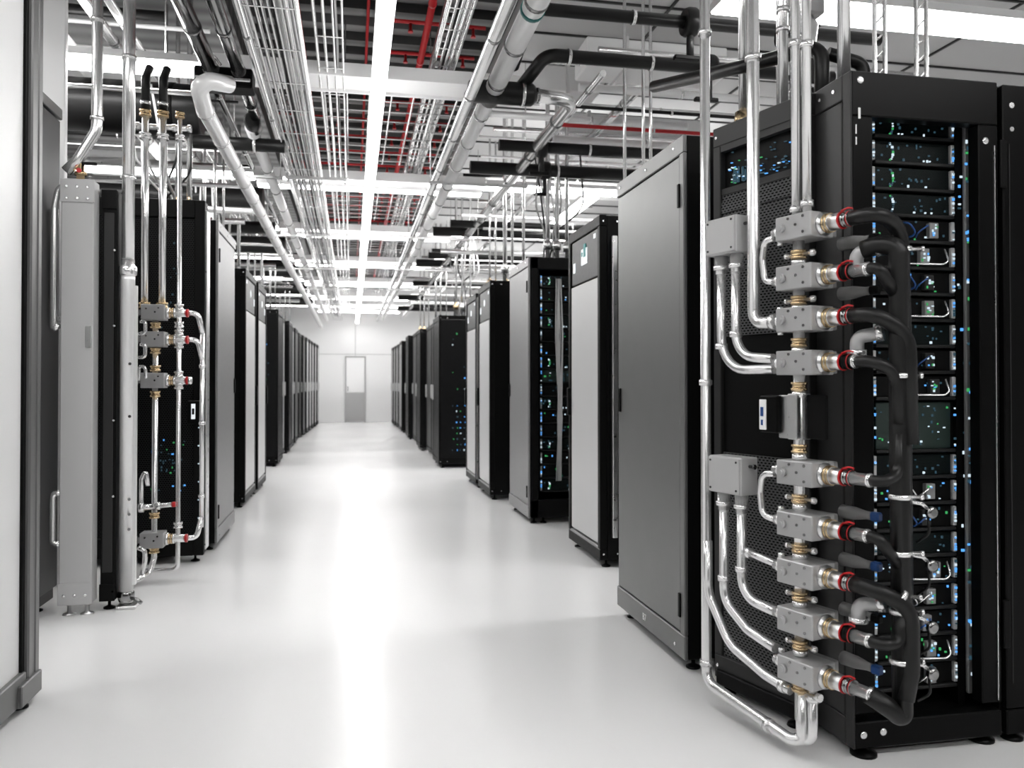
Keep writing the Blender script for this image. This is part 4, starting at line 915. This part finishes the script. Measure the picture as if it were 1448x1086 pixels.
# upright ladder posts standing over the hose rack
for x, w in ((1.98, 'beside the thick steel riser'), (2.16, 'above the seam to the plain black cabinet')):
    o = thing('ladder_post', 'open lattice steel post on the rack top ' + w, 'lattice post', (x, 2.75, 2.2), 'lattice posts')
    for dx in (-.022, .022): build('rail', MB().cbox(x + dx - .006, x + dx + .006, 2.745, 2.76, 2.2, 3.3, .002), 'steel', o)
    m = MB(); z = 2.22
    while z < 3.25: m.tube([(x - .022, 2.75, z), (x + .022, 2.75, z + .045)], .004, 6); z += .07
    build('lattice', m, 'steel', o)
# hangers
for i, y in enumerate([7.15, 9.95, 12.8, 15.6, 18.5]):
    for x0, x1, z, w in ((.66, 1.56, 2.985, 'steel pipes'), (-1.0, -.58, 2.96, 'white insulated pipes'), (-.56, -.04, 2.97, 'wide wire tray')):
        o = thing('trapeze_hanger', 'steel trapeze hanger under the %s, %s from the camera' % (w, ORD[i]), 'hanger', ((x0 + x1) / 2, y, z - .03), 'trapeze hangers')
        build('channel', MB().cbox(x0, x1, y - .02, y + .02, z - .022, z - .002, .002), 'brushed', o)
        for x in (x0 + .02, x1 - .02): build('rod', MB().cyl((x, y, z - .05), (x, y, 4.35), .006, 6), 'steel', o)
# drops above the cabinets
def drop(x, y, z0, z1, r, label, m='steel', fit=True):
    o = build('drop_pipe', MB().tube([(x, y, z0), (x, y, z1)], r, 10), m, None, label, 'pipe', 'drop pipes above the cabinets')
    if fit:
        build('ball_valve', MB().rev((x, y, z0 + .12), Z, [(0, r), (0, r + .015), (.04, r + .02), (.08, r + .015), (.08, r)], 10).cbox(x - .05, x + .01, y - .03, y - .02, z0 + .15, z0 + .165, .002), 'brushed' if R.random() < .6 else 'brass', o)
    return o
CABS = [('display rack', 1.9, 5.4, 2.29), ('big grey cabinet', 1.75, 3.5, 2.235), ('grey-doored rack', 1.72, 7.1, 2.27), ('first pale-doored rack of the manifold row', 1.6, 8.5, 2.25), ('second pale-doored rack of the manifold row', 1.6, 9.5, 2.22),
        ('blue-lit mesh rack', 1.5, 11.8, 2.15), ('mesh rack beyond the blue-lit one', 1.5, 14.7, 2.15), ('third mesh rack', 1.45, 17.6, 2.2), ('tall plain grey cabinet of the steel upright row', -1.2, 6.5, 2.37),
        ('first pale-doored rack of the steel upright row', -1.25, 8.5, 2.3), ('last pale-doored rack before the gap', -1.25, 9.5, 2.28), ('first rack past the gap', -1.3, 12.4, 2.25), ('second mesh rack past the gap', -1.3, 14.6, 2.25), ('third mesh rack past the gap', -1.3, 17.9, 2.25)]
for nm, x, y, H in CABS:
    for dx, w in ((0, 'aisle-side'), (.09, 'middle'), (.2, 'wall-side')):
        sg = 1 if x > 0 else -1
        if w == 'middle' and nm == 'big grey cabinet': continue
        drop(x + sg * dx, y + R.uniform(-.1, .1), H, 4.1, R.choice([.012, .016, .02]), '%s drop pipe on top of the %s' % (w, nm))
# cable looms sagging above the far cabinets
for nm, x, y, H in (('grey-doored rack', 1.85, 7.0, 2.27), ('blue-lit mesh rack', 1.6, 11.7, 2.15), ('tall plain grey cabinet', -1.4, 6.3, 2.37), ('last pale-doored rack before the gap', -1.45, 9.2, 2.28)):
    m = MB(); z = 2.45
    for q in range(6):
        x1 = x + R.uniform(-.2, .25); m.mat(q % 3)
        m.tube([(x1, y + R.uniform(-.3, .3), 3.3), (x1 + R.uniform(-.1, .1), y, 2.75 + R.uniform(-.1, .1)), (x + R.uniform(-.1, .1), y + .3, 2.6), (x + R.uniform(-.1, .1), y + .35, H)], .009, 6, .12, 4)
    build('cable_loom', m, ['pale', 'white', 'dark'], None, 'loose loom of cables hanging down onto the ' + nm, 'cables', 'hanging cable looms', 'stuff')

# ------------------------------------------------------------------ camera, world, view
cam = bpy.data.cameras.new('camera'); co = bpy.data.objects.new('camera', cam); C.objects.link(co)
co.location = (0, 0, HC); co.rotation_euler = (PI / 2 + math.radians(.7), 0, -math.radians(11.2))
cam.sensor_width = 36; cam.lens = 36 * 1145 / 1448; cam.shift_y = -(14 + 2) / 1448
cam.clip_start = .05
cam.dof.use_dof = True; cam.dof.focus_distance = 3.4; cam.dof.aperture_fstop = 3.2
S.camera = co
w = bpy.data.worlds.new('world'); S.world = w; w.use_nodes = True
w.node_tree.nodes['Background'].inputs[0].default_value = (.9, .95, 1, 1); w.node_tree.nodes['Background'].inputs[1].default_value = .0
S.view_settings.view_transform = 'Standard'; S.view_settings.look = 'None'; S.view_settings.gamma = 1; S.view_settings.exposure = 0.4
S.cycles.max_bounces = 7; S.cycles.diffuse_bounces = 4; S.cycles.glossy_bounces = 4; S.cycles.use_denoising = True
S.cycles.sample_clamp_indirect = 6
